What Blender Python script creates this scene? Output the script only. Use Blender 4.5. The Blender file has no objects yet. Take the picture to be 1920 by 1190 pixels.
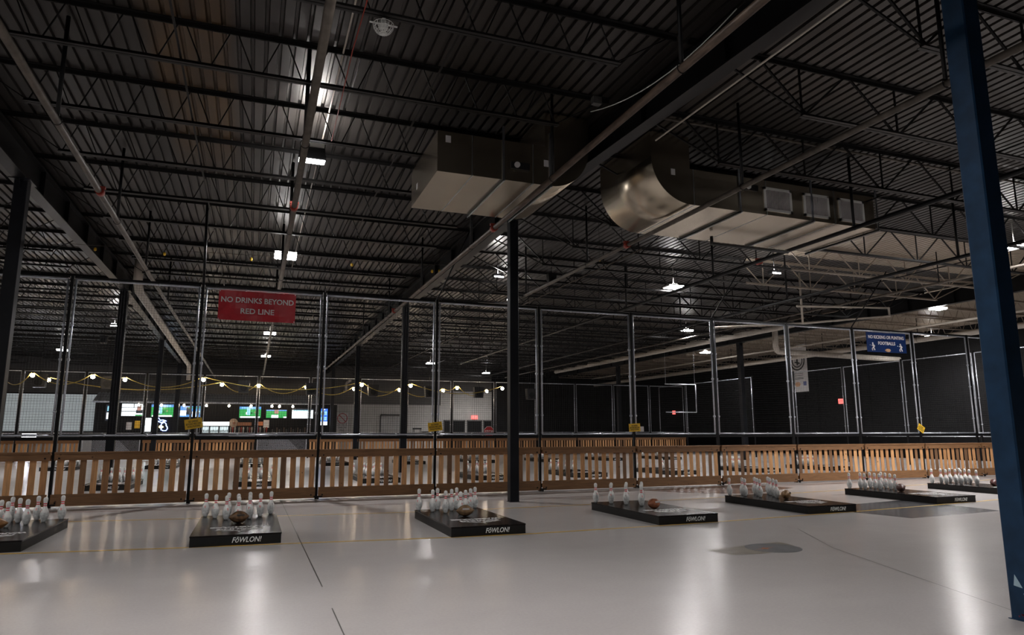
import bpy, math, random
from mathutils import Vector, Matrix
random.seed(7)
sc = bpy.context.scene
C = bpy.data.collections.new('hall'); sc.collection.children.link(C)

# ------------------------------------------------------------------ camera, world, exposure
YAW, PITCH, ROLL, FPX, HC = 0.3577, 0.1656, -0.0019, 1285.6, 1.52
cam = bpy.data.cameras.new('camera'); camo = bpy.data.objects.new('camera', cam); sc.collection.objects.link(camo)
cam.sensor_width = 36.0; cam.sensor_fit = 'HORIZONTAL'; cam.lens = FPX / 1920 * 36.0
cam.clip_start = 0.05; cam.clip_end = 300
f = Vector((math.sin(YAW)*math.cos(PITCH), math.cos(YAW)*math.cos(PITCH), math.sin(PITCH)))
r0 = Vector((math.cos(YAW), -math.sin(YAW), 0)); u0 = r0.cross(f)
rr = r0*math.cos(ROLL) + u0*math.sin(ROLL); uu = -r0*math.sin(ROLL) + u0*math.cos(ROLL)
m = Matrix((rr, uu, -f)).transposed().to_4x4(); m.translation = Vector((0, 0, HC))
camo.matrix_world = m
sc.camera = camo
w = bpy.data.worlds.new('world'); sc.world = w; w.use_nodes = True
w.node_tree.nodes['Background'].inputs[0].default_value = (0.6, 0.62, 0.7, 1)
w.node_tree.nodes['Background'].inputs[1].default_value = 0.0
sc.view_settings.view_transform = 'Standard'; sc.view_settings.look = 'None'
sc.view_settings.exposure = 1.1; sc.view_settings.gamma = 1.0
sc.view_settings.use_curve_mapping = False
LAMP = 85.0           # strength of the high-bay lenses
BEAM = 620.0          # watts of the downward beam of each lamp
UPL = 14.0            # strength of the slot in their housings that lights the deck

# ------------------------------------------------------------------ materials
MATS = {}
def mat(name, col, rough=0.5, metal=0.0, var=0.0, scale=4.0, emit=None, es=0.0, spec=0.5, stretch=None, bump=0.0, coat=0.0):
    if name in MATS: return MATS[name]
    mt = bpy.data.materials.new(name); mt.use_nodes = True
    nt = mt.node_tree; b = nt.nodes['Principled BSDF']
    b.inputs['Base Color'].default_value = (*col, 1); b.inputs['Roughness'].default_value = rough
    b.inputs['Metallic'].default_value = metal
    b.inputs['Specular IOR Level'].default_value = spec
    b.inputs['Coat Weight'].default_value = coat
    if emit:
        b.inputs['Emission Color'].default_value = (*emit, 1); b.inputs['Emission Strength'].default_value = es
    if var > 0 or bump > 0:
        tc = nt.nodes.new('ShaderNodeTexCoord'); mp = nt.nodes.new('ShaderNodeMapping')
        nt.links.new(tc.outputs['Object'], mp.inputs[0])
        if stretch: mp.inputs['Scale'].default_value = stretch
        n = nt.nodes.new('ShaderNodeTexNoise'); n.inputs['Scale'].default_value = scale; n.inputs['Detail'].default_value = 6
        nt.links.new(mp.outputs[0], n.inputs['Vector'])
        if var > 0:
            cr = nt.nodes.new('ShaderNodeValToRGB'); cr.color_ramp.elements[0].position = 0.3; cr.color_ramp.elements[1].position = 0.7
            cr.color_ramp.elements[0].color = (*[max(0, c*(1-var)) for c in col], 1)
            cr.color_ramp.elements[1].color = (*[min(1, c*(1+var)) for c in col], 1)
            nt.links.new(n.outputs['Fac'], cr.inputs[0]); nt.links.new(cr.outputs[0], b.inputs['Base Color'])
        if bump > 0:
            bp = nt.nodes.new('ShaderNodeBump'); bp.inputs['Strength'].default_value = bump; bp.inputs['Distance'].default_value = 0.02
            nt.links.new(n.outputs['Fac'], bp.inputs['Height']); nt.links.new(bp.outputs[0], b.inputs['Normal'])
    MATS[name] = mt
    return mt

def N(nt, t, **kw):
    n = nt.nodes.new(t)
    for k, v in kw.items(): setattr(n, k, v)
    return n
def mathn(nt, op, a, b=None, c=None):
    n = nt.nodes.new('ShaderNodeMath'); n.operation = op
    for i, v in enumerate((a, b, c)):
        if v is None: continue
        if isinstance(v, (int, float)): n.inputs[i].default_value = v
        else: nt.links.new(v, n.inputs[i])
    return n.outputs[0]
def mixc(nt, fac, a, b):
    n = nt.nodes.new('ShaderNodeMix'); n.data_type = 'RGBA'
    for i, v in ((0, fac), (6, a), (7, b)):
        if isinstance(v, (int, float)): n.inputs[i].default_value = v
        elif isinstance(v, tuple): n.inputs[i].default_value = (*v, 1)
        else: nt.links.new(v, n.inputs[i])
    return n.outputs[2]

# polished concrete
def floor_mat():
    mt = bpy.data.materials.new('polished_concrete'); mt.use_nodes = True; nt = mt.node_tree; b = nt.nodes['Principled BSDF']
    tc = N(nt, 'ShaderNodeTexCoord'); P = tc.outputs['Object']
    def noise(s, d=5, r=0.55, st=(1, 1, 1)):
        mp = N(nt, 'ShaderNodeMapping'); mp.inputs['Scale'].default_value = st; nt.links.new(P, mp.inputs[0])
        n = N(nt, 'ShaderNodeTexNoise'); n.inputs['Scale'].default_value = s; n.inputs['Detail'].default_value = d; n.inputs['Roughness'].default_value = r
        nt.links.new(mp.outputs[0], n.inputs['Vector']); return n.outputs['Fac']
    big = noise(0.35, 4, 0.6, (1, 1.6, 1)); mid = noise(3.0, 6); fine = noise(38, 2, 0.6)
    c = mixc(nt, big, (0.45, 0.42, 0.408), (0.58, 0.552, 0.54))
    c = mixc(nt, mathn(nt, 'MULTIPLY', mid, 0.30), c, (0.60, 0.56, 0.53))
    c = mixc(nt, mathn(nt, 'MULTIPLY', fine, 0.30), c, (0.26, 0.24, 0.235))
    nt.links.new(c, b.inputs['Base Color'])
    rg = mathn(nt, 'MULTIPLY_ADD', big, 0.06, 0.185); rg = mathn(nt, 'MULTIPLY_ADD', mid, 0.02, rg)   # kept between 0.18 and 0.27
    nt.links.new(rg, b.inputs['Roughness'])
    b.inputs['Specular IOR Level'].default_value = 0.18
    return mt
# roof deck: bare dull steel, painted tan over the side bay, rust stained between two joists
def deck_mat():
    mt = bpy.data.materials.new('roof_deck_steel'); mt.use_nodes = True; nt = mt.node_tree; b = nt.nodes['Principled BSDF']
    tc = N(nt, 'ShaderNodeTexCoord'); P = tc.outputs['Object']
    sx = N(nt, 'ShaderNodeSeparateXYZ'); nt.links.new(P, sx.inputs[0]); X, Y = sx.outputs[0], sx.outputs[1]
    def noise(s, st=(1, 1, 1), d=5):
        mp = N(nt, 'ShaderNodeMapping'); mp.inputs['Scale'].default_value = st; nt.links.new(P, mp.inputs[0])
        n = N(nt, 'ShaderNodeTexNoise'); n.inputs['Scale'].default_value = s; n.inputs['Detail'].default_value = d
        nt.links.new(mp.outputs[0], n.inputs['Vector']); return n.outputs['Fac']
    def band(v, a, bb, soft=0.15):
        m1 = N(nt, 'ShaderNodeMapRange'); nt.links.new(v, m1.inputs[0]); m1.inputs[1].default_value = a-soft; m1.inputs[2].default_value = a+soft
        m2 = N(nt, 'ShaderNodeMapRange'); nt.links.new(v, m2.inputs[0]); m2.inputs[1].default_value = bb-soft; m2.inputs[2].default_value = bb+soft; m2.inputs[3].default_value = 1; m2.inputs[4].default_value = 0
        return mathn(nt, 'MULTIPLY', m1.outputs[0], m2.outputs[0])
    n1 = noise(1.2, (2, 0.4, 1)); n2 = noise(9, (3, 0.3, 1))
    c = mixc(nt, n1, (0.026, 0.0225, 0.021), (0.056, 0.050, 0.046))
    c = mixc(nt, mathn(nt, 'MULTIPLY', n2, 0.4), c, (0.036, 0.031, 0.028))
    st = mathn(nt, 'MULTIPLY', band(X, -1.75, -0.62, 0.12), band(Y, -5, 15.2, 1.0))
    rn = mathn(nt, 'MULTIPLY', st, noise(2.2, (1.5, 0.5, 1)))
    c = mixc(nt, mathn(nt, 'MULTIPLY', rn, 1.3), c, (0.11, 0.064, 0.026))
    tan1 = mathn(nt, 'GREATER_THAN', X, 25.5)
    tan2 = mathn(nt, 'MULTIPLY', band(X, 15.3, 26, 0.02), band(Y, 13.8, 17.0, 0.02))
    tan = mathn(nt, 'MAXIMUM', tan1, tan2)
    c = mixc(nt, tan, c, (0.32, 0.265, 0.205))
    nt.links.new(c, b.inputs['Base Color'])
    b.inputs['Roughness'].default_value = 0.38
    mtl = mathn(nt, 'MULTIPLY_ADD', tan, -0.55, 0.55); nt.links.new(mtl, b.inputs['Metallic'])
    return mt
# wood: OFFS per object random shade
def wood_mat(name, c1, c2, c3):
    mt = bpy.data.materials.new(name); mt.use_nodes = True; nt = mt.node_tree; b = nt.nodes['Principled BSDF']
    tc = N(nt, 'ShaderNodeTexCoord'); oi = N(nt, 'ShaderNodeObjectInfo')
    ad = N(nt, 'ShaderNodeVectorMath'); ad.operation = 'ADD'
    sc_ = N(nt, 'ShaderNodeVectorMath'); sc_.operation = 'SCALE'; sc_.inputs[0].default_value = (13, 7, 29); nt.links.new(oi.outputs['Random'], sc_.inputs['Scale'])
    nt.links.new(tc.outputs['Object'], ad.inputs[0]); nt.links.new(sc_.outputs[0], ad.inputs[1])
    mp = N(nt, 'ShaderNodeMapping'); nt.links.new(ad.outputs[0], mp.inputs[0])
    mp.inputs['Scale'].default_value = (14, 14, 1.3) if name == 'slat_wood' else (1.3, 14, 14)
    n = N(nt, 'ShaderNodeTexNoise'); n.inputs['Scale'].default_value = 2.2; n.inputs['Detail'].default_value = 8; n.inputs['Distortion'].default_value = 0.6
    nt.links.new(mp.outputs[0], n.inputs['Vector'])
    cr = N(nt, 'ShaderNodeValToRGB'); cr.color_ramp.elements[0].position = 0.0; cr.color_ramp.elements[1].position = 1.0
    cr.color_ramp.elements[0].color = (*c1, 1); cr.color_ramp.elements[1].color = (*c3, 1)
    e = cr.color_ramp.elements.new(0.45); e.color = (*c2, 1)
    nt.links.new(oi.outputs['Random'], cr.inputs[0])
    g = mathn(nt, 'MULTIPLY_ADD', n.outputs['Fac'], 1.1, 0.45)
    gc = mixc(nt, 1.0, (1, 1, 1), (1, 1, 1))
    mx = N(nt, 'ShaderNodeVectorMath'); mx.operation = 'SCALE'; nt.links.new(cr.outputs[0], mx.inputs[0]); nt.links.new(g, mx.inputs['Scale'])
    # knots
    v = N(nt, 'ShaderNodeTexVoronoi'); v.inputs['Scale'].default_value = 3.3; nt.links.new(ad.outputs[0], v.inputs['Vector'])
    k = mathn(nt, 'LESS_THAN', v.outputs['Distance'], 0.07)
    c = mixc(nt, mathn(nt, 'MULTIPLY', k, 0.75), mx.outputs[0], (0.05, 0.02, 0.01))
    nt.links.new(c, b.inputs['Base Color']); b.inputs['Roughness'].default_value = 0.6
    return mt

M_floor = floor_mat(); M_deck = deck_mat()
M_slat = wood_mat('slat_wood', (0.21, 0.11, 0.055), (0.58, 0.29, 0.12), (0.80, 0.44, 0.20))
M_board = wood_mat('board_wood', (0.19, 0.095, 0.042), (0.27, 0.135, 0.058), (0.22, 0.11, 0.048))
M_black = mat('black_paint', (0.006, 0.006, 0.007), 0.42, var=0.3, scale=3, spec=0.25)
M_joist = mat('joist_steel_dark', (0.011, 0.010, 0.010), 0.45, 0.15, var=0.4, scale=2, spec=0.3)
M_tan = mat('tan_painted_steel', (0.30, 0.25, 0.20), 0.5, var=0.15)
M_col = mat('column_navy_paint', (0.0065, 0.0075, 0.011), 0.4, var=0.4, scale=2.5, spec=0.3)
M_colblue = mat('column_blue_paint', (0.010, 0.032, 0.070), 0.42, var=0.25, scale=6, bump=0.05, spec=0.25)
M_galv = mat('galvanised_pipe', (0.62, 0.65, 0.72), 0.33, 0.55, var=0.15, scale=12)
M_duct = mat('duct_sheet_steel', (0.58, 0.50, 0.39), 0.27, 1.0, var=0.04, scale=1.5)
M_duct2 = mat('duct_reinforcing_angle', (0.55, 0.58, 0.64), 0.3, 1.0)
M_net = mat('net_cord', (0.012, 0.012, 0.013), 0.7)
M_wallb = mat('black_wall_paint', (0.0035, 0.0035, 0.004), 0.7, var=0.4, scale=2, spec=0.2)
M_wallg = mat('grey_wall_paint', (0.07, 0.067, 0.065), 0.7, var=0.1)
M_wallw = mat('white_wall_paint', (0.46, 0.445, 0.42), 0.7, var=0.06)
M_rust = mat('rusty_pipe', (0.085, 0.058, 0.042), 0.5, 0.3, var=0.5, scale=7, stretch=(3, 0.6, 3))
M_tanpipe = mat('weathered_tan_pipe', (0.10, 0.083, 0.068), 0.5, 0.2, var=0.35, scale=6)
M_pvc = mat('white_pipe', (0.50, 0.45, 0.39), 0.45, var=0.08)
M_red = mat('red_clamp', (0.30, 0.03, 0.015), 0.5)
M_white = mat('white_plastic', (0.75, 0.75, 0.73), 0.4)
M_pin = mat('pin_white', (0.90, 0.89, 0.86), 0.22, var=0.05, scale=9, coat=0.4)
M_pinlow = mat('pin_scuffed_shaded_white', (0.68, 0.69, 0.68), 0.4, var=0.3, scale=26)  # scuffed lower body; its shade under overhead light is greyed into the colour too
M_pinred = mat('pin_red', (0.78, 0.03, 0.05), 0.3)
M_pinpink = mat('pin_faded_red_mark', (0.80, 0.20, 0.18), 0.35)
M_plat = mat('platform_black_laminate', (0.009, 0.007, 0.007), 0.255, var=0.3, scale=9, stretch=(1, 6, 1), spec=0.22)
M_plats = mat('platform_black_edge', (0.007, 0.007, 0.007), 0.5, var=0.3, spec=0.3)
M_letter = mat('white_lettering', (0.72, 0.74, 0.74), 0.5)
M_letter2 = mat('worn_white_lettering', (0.72, 0.69, 0.69), 0.5, var=0.35, scale=30)
M_yel = mat('yellow_line_paint', (0.70, 0.42, 0.05), 0.35, var=0.25, scale=3)
M_redl = mat('red_line_paint', (0.16, 0.06, 0.055), 0.35, var=0.5, scale=3)
M_joint = mat('floor_joint', (0.05, 0.045, 0.04), 0.6)
M_patch = mat('dark_floor_coating', (0.085, 0.085, 0.09), 0.22, var=0.35, scale=2)
M_patch2 = mat('brown_floor_stain', (0.13, 0.09, 0.08), 0.25, var=0.4, scale=3)
M_patch3 = mat('tan_floor_patch', (0.20, 0.17, 0.13), 0.4, var=0.25, scale=6)
M_patch4 = mat('grey_cement_disc', (0.12, 0.12, 0.125), 0.45, var=0.25, scale=5)
M_orange = mat('orange_paint', (0.42, 0.11, 0.02), 0.5, var=0.5, scale=20)
M_scuff = mat('scuff', (0.33, 0.45, 0.52), 0.6)
M_scuffr = mat('scuff_red', (0.12, 0.01, 0.03), 0.6)
M_lens = mat('lamp_lens', (1, 1, 1), 0.5, emit=(1.0, 0.97, 0.96), es=LAMP)
M_up = mat('lamp_uplight', (1, 1, 1), 0.5, emit=(1.0, 0.96, 0.92), es=UPL)
M_bulb = mat('warm_bulb', (1, 1, 1), 0.5, emit=(1.0, 0.78, 0.55), es=38)
M_ycord = mat('yellow_cord', (0.55, 0.42, 0.10), 0.6)
M_plast = mat('black_plastic', (0.008, 0.008, 0.009), 0.45)
M_signred = mat('sign_red_vinyl', (0.50, 0.012, 0.025), 0.4, var=0.08)
M_signblue = mat('sign_blue_vinyl', (0.005, 0.022, 0.10), 0.4, var=0.2)
M_signyel = mat('sign_yellow', (0.85, 0.52, 0.03), 0.5)
M_signtext = mat('sign_white_text', (0.80, 0.74, 0.74), 0.5)
M_dark = mat('sign_dark_print', (0.02, 0.02, 0.02), 0.6)
M_paper = mat('paper', (0.62, 0.60, 0.60), 0.6, var=0.05)

# ------------------------------------------------------------------ mesh helper
class MB:
    def __init__(s): s.v = []; s.f = []; s.m = []; s.sm = []
    def quad(s, pts, mi=0):
        n = len(s.v); s.v += [tuple(p) for p in pts]; s.f.append(tuple(range(n, n+len(pts)))); s.m.append(mi); s.sm.append(False)
    def box(s, x0, x1, y0, y1, z0, z1, mi=0):
        n = len(s.v)
        s.v += [(x0,y0,z0),(x1,y0,z0),(x1,y1,z0),(x0,y1,z0),(x0,y0,z1),(x1,y0,z1),(x1,y1,z1),(x0,y1,z1)]
        for q in ((0,3,2,1),(4,5,6,7),(0,1,5,4),(1,2,6,5),(2,3,7,6),(3,0,4,7)):
            s.f.append(tuple(n+i for i in q)); s.m.append(mi); s.sm.append(False)
    def cbox(s, c, d, mi=0): s.box(c[0]-d[0]/2, c[0]+d[0]/2, c[1]-d[1]/2, c[1]+d[1]/2, c[2]-d[2]/2, c[2]+d[2]/2, mi)
    def rod(s, a, b, r, k=6, mi=0, smooth=True, cap=True):
        a = Vector(a); b = Vector(b); d = (b-a)
        if d.length < 1e-6: return
        d.normalize(); t = Vector((0, 0, 1)) if abs(d.z) < 0.9 else Vector((1, 0, 0))
        x = d.cross(t).normalized(); y = d.cross(x); n = len(s.v)
        for p in (a, b):
            for i in range(k):
                an = 2*math.pi*(i+0.5)/k; s.v.append(tuple(p + x*(r*math.cos(an)) + y*(r*math.sin(an))))
        for i in range(k):
            j = (i+1) % k; s.f.append((n+i, n+j, n+k+j, n+k+i)); s.m.append(mi); s.sm.append(smooth and k > 4)
        if cap:
            s.f.append(tuple(n+i for i in reversed(range(k)))); s.f.append(tuple(n+k+i for i in range(k))); s.m += [mi, mi]; s.sm += [False, False]
    def tube(s, pts, r, k=8, mi=0):
        P = [Vector(p) for p in pts]; n0 = len(s.v); L = len(P)
        px_ = None
        for q in range(L):
            if q == 0: d = P[1]-P[0]
            elif q == L-1: d = P[-1]-P[-2]
            else: d = (P[q+1]-P[q]).normalized() + (P[q]-P[q-1]).normalized()
            d.normalize()
            if px_ is None:
                t = Vector((0, 0, 1)) if abs(d.z) < 0.9 else Vector((1, 0, 0)); x = d.cross(t).normalized()
            else: x = (px_ - d*px_.dot(d)).normalized()
            px_ = x; y = d.cross(x)
            for i in range(k):
                an = 2*math.pi*i/k; s.v.append(tuple(P[q] + x*(r*math.cos(an)) + y*(r*math.sin(an))))
        for q in range(L-1):
            for i in range(k):
                j = (i+1) % k; a = n0+q*k
                s.f.append((a+i, a+j, a+k+j, a+k+i)); s.m.append(mi); s.sm.append(True)
        s.f.append(tuple(n0+i for i in reversed(range(k)))); s.f.append(tuple(n0+(L-1)*k+i for i in range(k))); s.m += [mi, mi]; s.sm += [False, False]
    def lathe(s, prof, k=16, mi=None, c=(0, 0, 0), axis='z'):
        n0 = len(s.v)
        for (r, z) in prof:
            for i in range(k):
                an = 2*math.pi*i/k; x, y = r*math.cos(an), r*math.sin(an)
                if axis == 'z': p = (c[0]+x, c[1]+y, c[2]+z)
                elif axis == 'x': p = (c[0]+z, c[1]+x, c[2]+y)
                else: p = (c[0]+x, c[1]+z, c[2]+y)
                s.v.append(p)
        for q in range(len(prof)-1):
            for i in range(k):
                j = (i+1) % k; a = n0+q*k
                s.f.append((a+i, a+j, a+k+j, a+k+i)); s.m.append(mi[q] if mi else 0); s.sm.append(True)
        for q, rev in ((0, True), (len(prof)-1, False)):
            ring = [n0+q*k+i for i in range(k)]
            s.f.append(tuple(reversed(ring)) if rev else tuple(ring)); s.m.append((mi[0] if rev else mi[-1]) if mi else 0); s.sm.append(False)
    def prism(s, pts, y0, y1, mi=0):
        """polygon in the XZ plane extruded along Y"""
        n = len(s.v); k = len(pts)
        s.v += [(p[0], y0, p[1]) for p in pts] + [(p[0], y1, p[1]) for p in pts]
        s.f.append(tuple(range(n, n+k))); s.f.append(tuple(reversed(range(n+k, n+2*k)))); s.m += [mi, mi]; s.sm += [False, False]
        for i in range(k):
            j = (i+1) % k; s.f.append((n+j, n+i, n+k+i, n+k+j)); s.m.append(mi); s.sm.append(False)
    def data(s, name, mats):
        me = bpy.data.meshes.new(name); me.from_pydata(s.v, [], s.f)
        me.polygons.foreach_set('material_index', s.m); me.polygons.foreach_set('use_smooth', s.sm)
        for x in (mats if isinstance(mats, (list, tuple)) else [mats]): me.materials.append(x)
        me.update(); return me
    def build(s, name, mats, parent=None, loc=None):
        o = bpy.data.objects.new(name, s.data(name, mats)); C.objects.link(o)
        if parent is not None: o.parent = parent
        if loc is not None: o.location = loc
        return o

def tag(o, label=None, cat=None, group=None, kind=None):
    if label: o['label'] = label
    if cat: o['category'] = cat
    if group: o['group'] = group
    if kind: o['kind'] = kind
    return o
def thing(name, label, cat, loc=(0, 0, 0), rz=0.0, group=None, kind=None):
    o = bpy.data.objects.new(name, None); C.objects.link(o); o.location = loc; o.rotation_euler = (0, 0, rz)
    o.empty_display_size = 0.1
    return tag(o, label, cat, group, kind)
def dup(root, loc=None, rz=None, label=None, group=None):
    r = root.copy(); C.objects.link(r)
    if loc is not None: r.location = loc
    if rz is not None: r.rotation_euler = (0, 0, rz)
    if label: r['label'] = label
    if group: r['group'] = group
    for ch in list(root.children):
        c = ch.copy(); C.objects.link(c); c.parent = r
        for g in list(ch.children):
            d = g.copy(); C.objects.link(d); d.parent = c
    return r
def struct(o): o['kind'] = 'structure'; return o
def text_part(name, s, size, material, parent, mtx, bold=0.0, shear=0.0, ext=0.004, align='CENTER', spacing=1.0, width=None, sx=1.0):
    cu = bpy.data.curves.new('lettering', 'FONT'); cu.body = s; cu.size = size; cu.extrude = ext; cu.offset = bold
    cu.shear = shear; cu.align_x = align; cu.align_y = 'CENTER'; cu.space_line = spacing; cu.resolution_u = 3
    t = bpy.data.objects.new('tmp', cu); sc.collection.objects.link(t)
    me = bpy.data.meshes.new_from_object(t.evaluated_get(bpy.context.evaluated_depsgraph_get()))
    bpy.data.objects.remove(t); bpy.data.curves.remove(cu)
    me.transform(Matrix.Diagonal((sx, 1, 1, 1)))
    if width:
        xs = [v.co.x for v in me.vertices]; k = width/(max(xs)-min(xs)); me.transform(Matrix.Diagonal((k, 1, 1, 1)))
    me.materials.clear(); me.materials.append(material); me.name = name
    o = bpy.data.objects.new(name, me); C.objects.link(o); o.parent = parent; o.matrix_local = mtx
    return o
def upright(x, y, z, rz=0.0):   # text standing in the XZ plane, facing -Y
    return Matrix.Translation((x, y, z)) @ Matrix.Rotation(rz, 4, 'Z') @ Matrix.Rotation(math.pi/2, 4, 'X')
ORD = ['first','second','third','fourth','fifth','sixth','seventh','eighth','ninth','tenth','eleventh','twelfth','thirteenth','fourteenth','fifteenth',
       'sixteenth','seventeenth','eighteenth','nineteenth','twentieth','twenty-first','twenty-second','twenty-third','twenty-fourth','twenty-fifth',
       'twenty-sixth','twenty-seventh','twenty-eighth','twenty-ninth','thirtieth']

# ------------------------------------------------------------------ setting
XL, XR, YB, YF, ZC = -24.6, 35.6, -9.0, 60.0, 7.13
b = MB(); b.box(XL, XR, YB, YF, -0.3, 0.0); floor = struct(b.build('floor', M_floor))
def strip(name, pts, wd, material, z=0.002):
    b = MB()
    for (x0, y0), (x1, y1) in zip(pts, pts[1:]):
        d = Vector((x1-x0, y1-y0, 0)).normalized(); n = Vector((-d.y, d.x, 0))*wd/2
        q = [Vector((x0, y0, z))-n, Vector((x1, y1, z))-n, Vector((x1, y1, z))+n, Vector((x0, y0, z))+n]
        b.quad(q)
    return b.build(name, material, floor)
FR = [(-9,12.2),(-5,11.25),(-2.7,10.82),(-0.7,10.53),(0.5,10.41),(2.8,10.13),(4.0,10.05),(6.4,10.12),(7.6,10.19),(9.8,10.40),(11.0,10.50),(13.7,10.82),(15.0,10.98),(17.6,11.42),(22,12.2)]
def fy(x):
    for (a, ya), (c, yc) in zip(FR, FR[1:]):
        if a <= x <= c: return ya+(yc-ya)*(x-a)/(c-a)
    return FR[-1][1]
strip('yellow_line', [(x, y-0.035) for x, y in FR], 0.065, M_yel)
strip('yellow_line', [(x, y+3.38) for x, y in FR], 0.06, M_yel)
strip('red_line', [(x, y+5.0) for x, y in FR], 0.06, M_redl)
strip('floor_joint', [(0.68, 19), (0.74, 7.4)], 0.012, M_joint)
strip('floor_joint', [(0.74, 6.5), (0.74, -6)], 0.010, M_joint)
for k, (x, y) in enumerate(((-24, 23.0), (-24, 27.0), (-24, 31.5), (-24, 36.0))): strip('floor_joint', [(x, y), (25, y)], 0.03, M_joint)
strip('floor_joint', [(6.05, 3.9), (7.3, 7.4), (8.2, 9.0)], 0.008, M_joint)
def patch(name, pts, material, z): 
    b = MB(); b.quad([(x, y, z) for x, y in pts]); return b.build(name, material, floor)
patch('floor_patch', [(10.75, 10.9), (11.04, 9.31), (13.66, 9.54), (13.88, 11.8), (12.0, 11.5)], M_patch, 0.0012)
patch('floor_patch', [(9.7, 16.2), (10.3, 15.2), (11.6, 14.3), (14.0, 15.4), (13.5, 16.9)], M_patch2, 0.0012)
patch('floor_patch', [(5.62, 7.82), (5.72, 7.42), (6.2, 7.35), (6.95, 7.72), (7.0, 8.05), (6.3, 7.95)], M_patch3, 0.0012)
b = MB(); b.lathe([(0.36, 0), (0.36, 0.0025)], 36, c=(6.55, 7.66, 0)); b.build('cement_disc', M_patch4, floor)
b = MB(); b.lathe([(0.045, 0), (0.045, 0.004)], 14, c=(6.42, 7.66, 0))
for a in range(0, 360, 60):
    ca, sa = math.cos(math.radians(a+12)), math.sin(math.radians(a+12)); l = 0.22 if a % 180 == 0 else 0.09
    b.quad([(6.42-sa*0.012, 7.66+ca*0.012, 0.0035), (6.42+ca*l, 7.66+sa*l, 0.0035), (6.42+sa*0.012, 7.66-ca*0.012, 0.0035)])
b.build('orange_mark', M_orange, floor)

# corrugated deck
b = MB(); pitch = 0.19; x = XL; prof = []
while x < XR:
    prof += [(x, ZC), (x+0.125, ZC), (x+0.14, ZC+0.045), (x+pitch-0.015, ZC+0.045)]; x += pitch
prof.append((XR, ZC))
for (xa, za), (xb, zb) in zip(prof, prof[1:]): b.quad([(xa, YB, za), (xa, YF, za), (xb, YF, zb), (xb, YB, zb)])
b.box(XL, XR, YB, YF, ZC+0.1, ZC+0.2)
struct(b.build('ceiling', M_deck))

# walls
def wall(name, mats, boxes):
    b = MB()
    for bx in boxes: b.box(*bx)
    return struct(b.build(name, mats))
b = MB()
b.box(XL, XR, YF, YF+0.3, 0, 7.5, 0)
b.box(XL, 7.0, YF-0.03, YF, 0, 3.9, 1); b.box(7.0, 15.6, YF-0.03, YF, 0, 3.9, 1); b.box(15.6, 20.4, YF-0.06, YF, 0, 5.15, 1)
b.box(20.4, XR, YF-0.05, YF, 0, 7.3, 2)
struct(b.build('wall_back', [M_wallg, M_wallw, M_wallb]))
b = MB(); b.box(XL-0.3, XL, YB, YF, 0, 7.5); struct(b.build('wall_left', M_wallw))
b = MB(); b.box(XR, XR+0.3, YB, YF, 0, 7.5)
for i in range(34): b.box(XR-0.006, XR, YB, YF, 0.2*i+0.1, 0.2*i+0.112)
struct(b.build('wall_right', M_wallb))
b = MB(); b.box(XL, XR, YB-0.3, YB, 0, 7.5); struct(b.build('wall_front', M_wallg))
# black doors in the white wall
for n, (x0, x1) in enumerate(((15.95, 17.8), (18.1, 19.4), (19.65, 20.35))):
    b = MB(); b.box(x0, x1, YF-0.10, YF-0.06, 0, 2.5)
    d = struct(b.build('door_%d' % (n+1), M_wallb))
    b = MB(); b.box(x0-0.08, x0, YF-0.13, YF-0.06, 0, 2.6); b.box(x1, x1+0.08, YF-0.13, YF-0.06, 0, 2.6); b.box(x0-0.08, x1+0.08, YF-0.13, YF-0.06, 2.5, 2.6)
    b.build('door_frame', M_wallg, d)

# ------------------------------------------------------------------ columns and girders
def column(x, y, h, wd, label, m1=M_col, group='steel columns under the girders'):
    t = thing('steel_column', label, 'column', (x, y, 0), group=group)
    b = MB(); r = wd/2; c = 0.012
    pts = [(-r+c, -r), (r-c, -r), (r, -r+c), (r, r-c), (r-c, r), (-r+c, r), (-r, r-c), (-r, -r+c)]
    n = len(b.v)
    b.v += [(px_, py_, 0.0) for px_, py_ in pts] + [(px_, py_, h) for px_, py_ in pts]
    for i in range(8):
        j = (i+1) % 8; b.f.append((n+i, n+j, n+8+j, n+8+i)); b.m.append(0); b.sm.append(False)
    b.f.append(tuple(n+8+i for i in range(8))); b.m.append(0); b.sm.append(False)
    b.build('shaft', m1, t)
    b = MB(); b.box(-r-0.012, r+0.012, -r-0.012, r+0.012, 0, 0.006)
    b.build('base_plate', m1, t)
    b = MB(); b.box(-r-0.07, r+0.07, -r-0.12, r+0.12, h-0.02, h); b.box(-0.008, 0.008, -r-0.1, -r, h-0.2, h-0.02); b.build('cap_plate', m1, t)
    return t
ZG = 6.46
cb = column(6.045, 4.06, ZG, 0.21, 'large blue painted column standing nearest the camera at right', M_colblue)
bsc = MB(); bsc.quad([(-0.1065, 0.05, 0.27), (-0.1065, -0.02, 0.26), (-0.1065, 0.0, 0.30), (-0.1065, 0.035, 0.36)])
bsc.quad([(-0.1065, -0.02, 0.22), (-0.1065, -0.06, 0.14), (-0.1065, -0.055, 0.2), (-0.1065, -0.09, 0.21)])
bsc.build('paint_chip', M_scuff, cb)
bsc = MB()
for k in range(14):
    yy = random.uniform(-0.09, 0.06); zz = random.uniform(0.02, 0.09); s_ = random.uniform(0.004, 0.012)
    bsc.quad([(-0.1066, yy-s_, zz), (-0.1066, yy, zz-s_), (-0.1066, yy+s_, zz+s_*0.3), (-0.1066, yy, zz+s_)])
bsc.build('red_paint_scuff', M_scuffr, cb)
column(5.51, 14.68, ZG, 0.21, 'dark column in the middle of the picture, between lane platforms')
column(5.48, 26.8, ZG, 0.24, 'dark column behind the netting, next back from the middle column')
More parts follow.
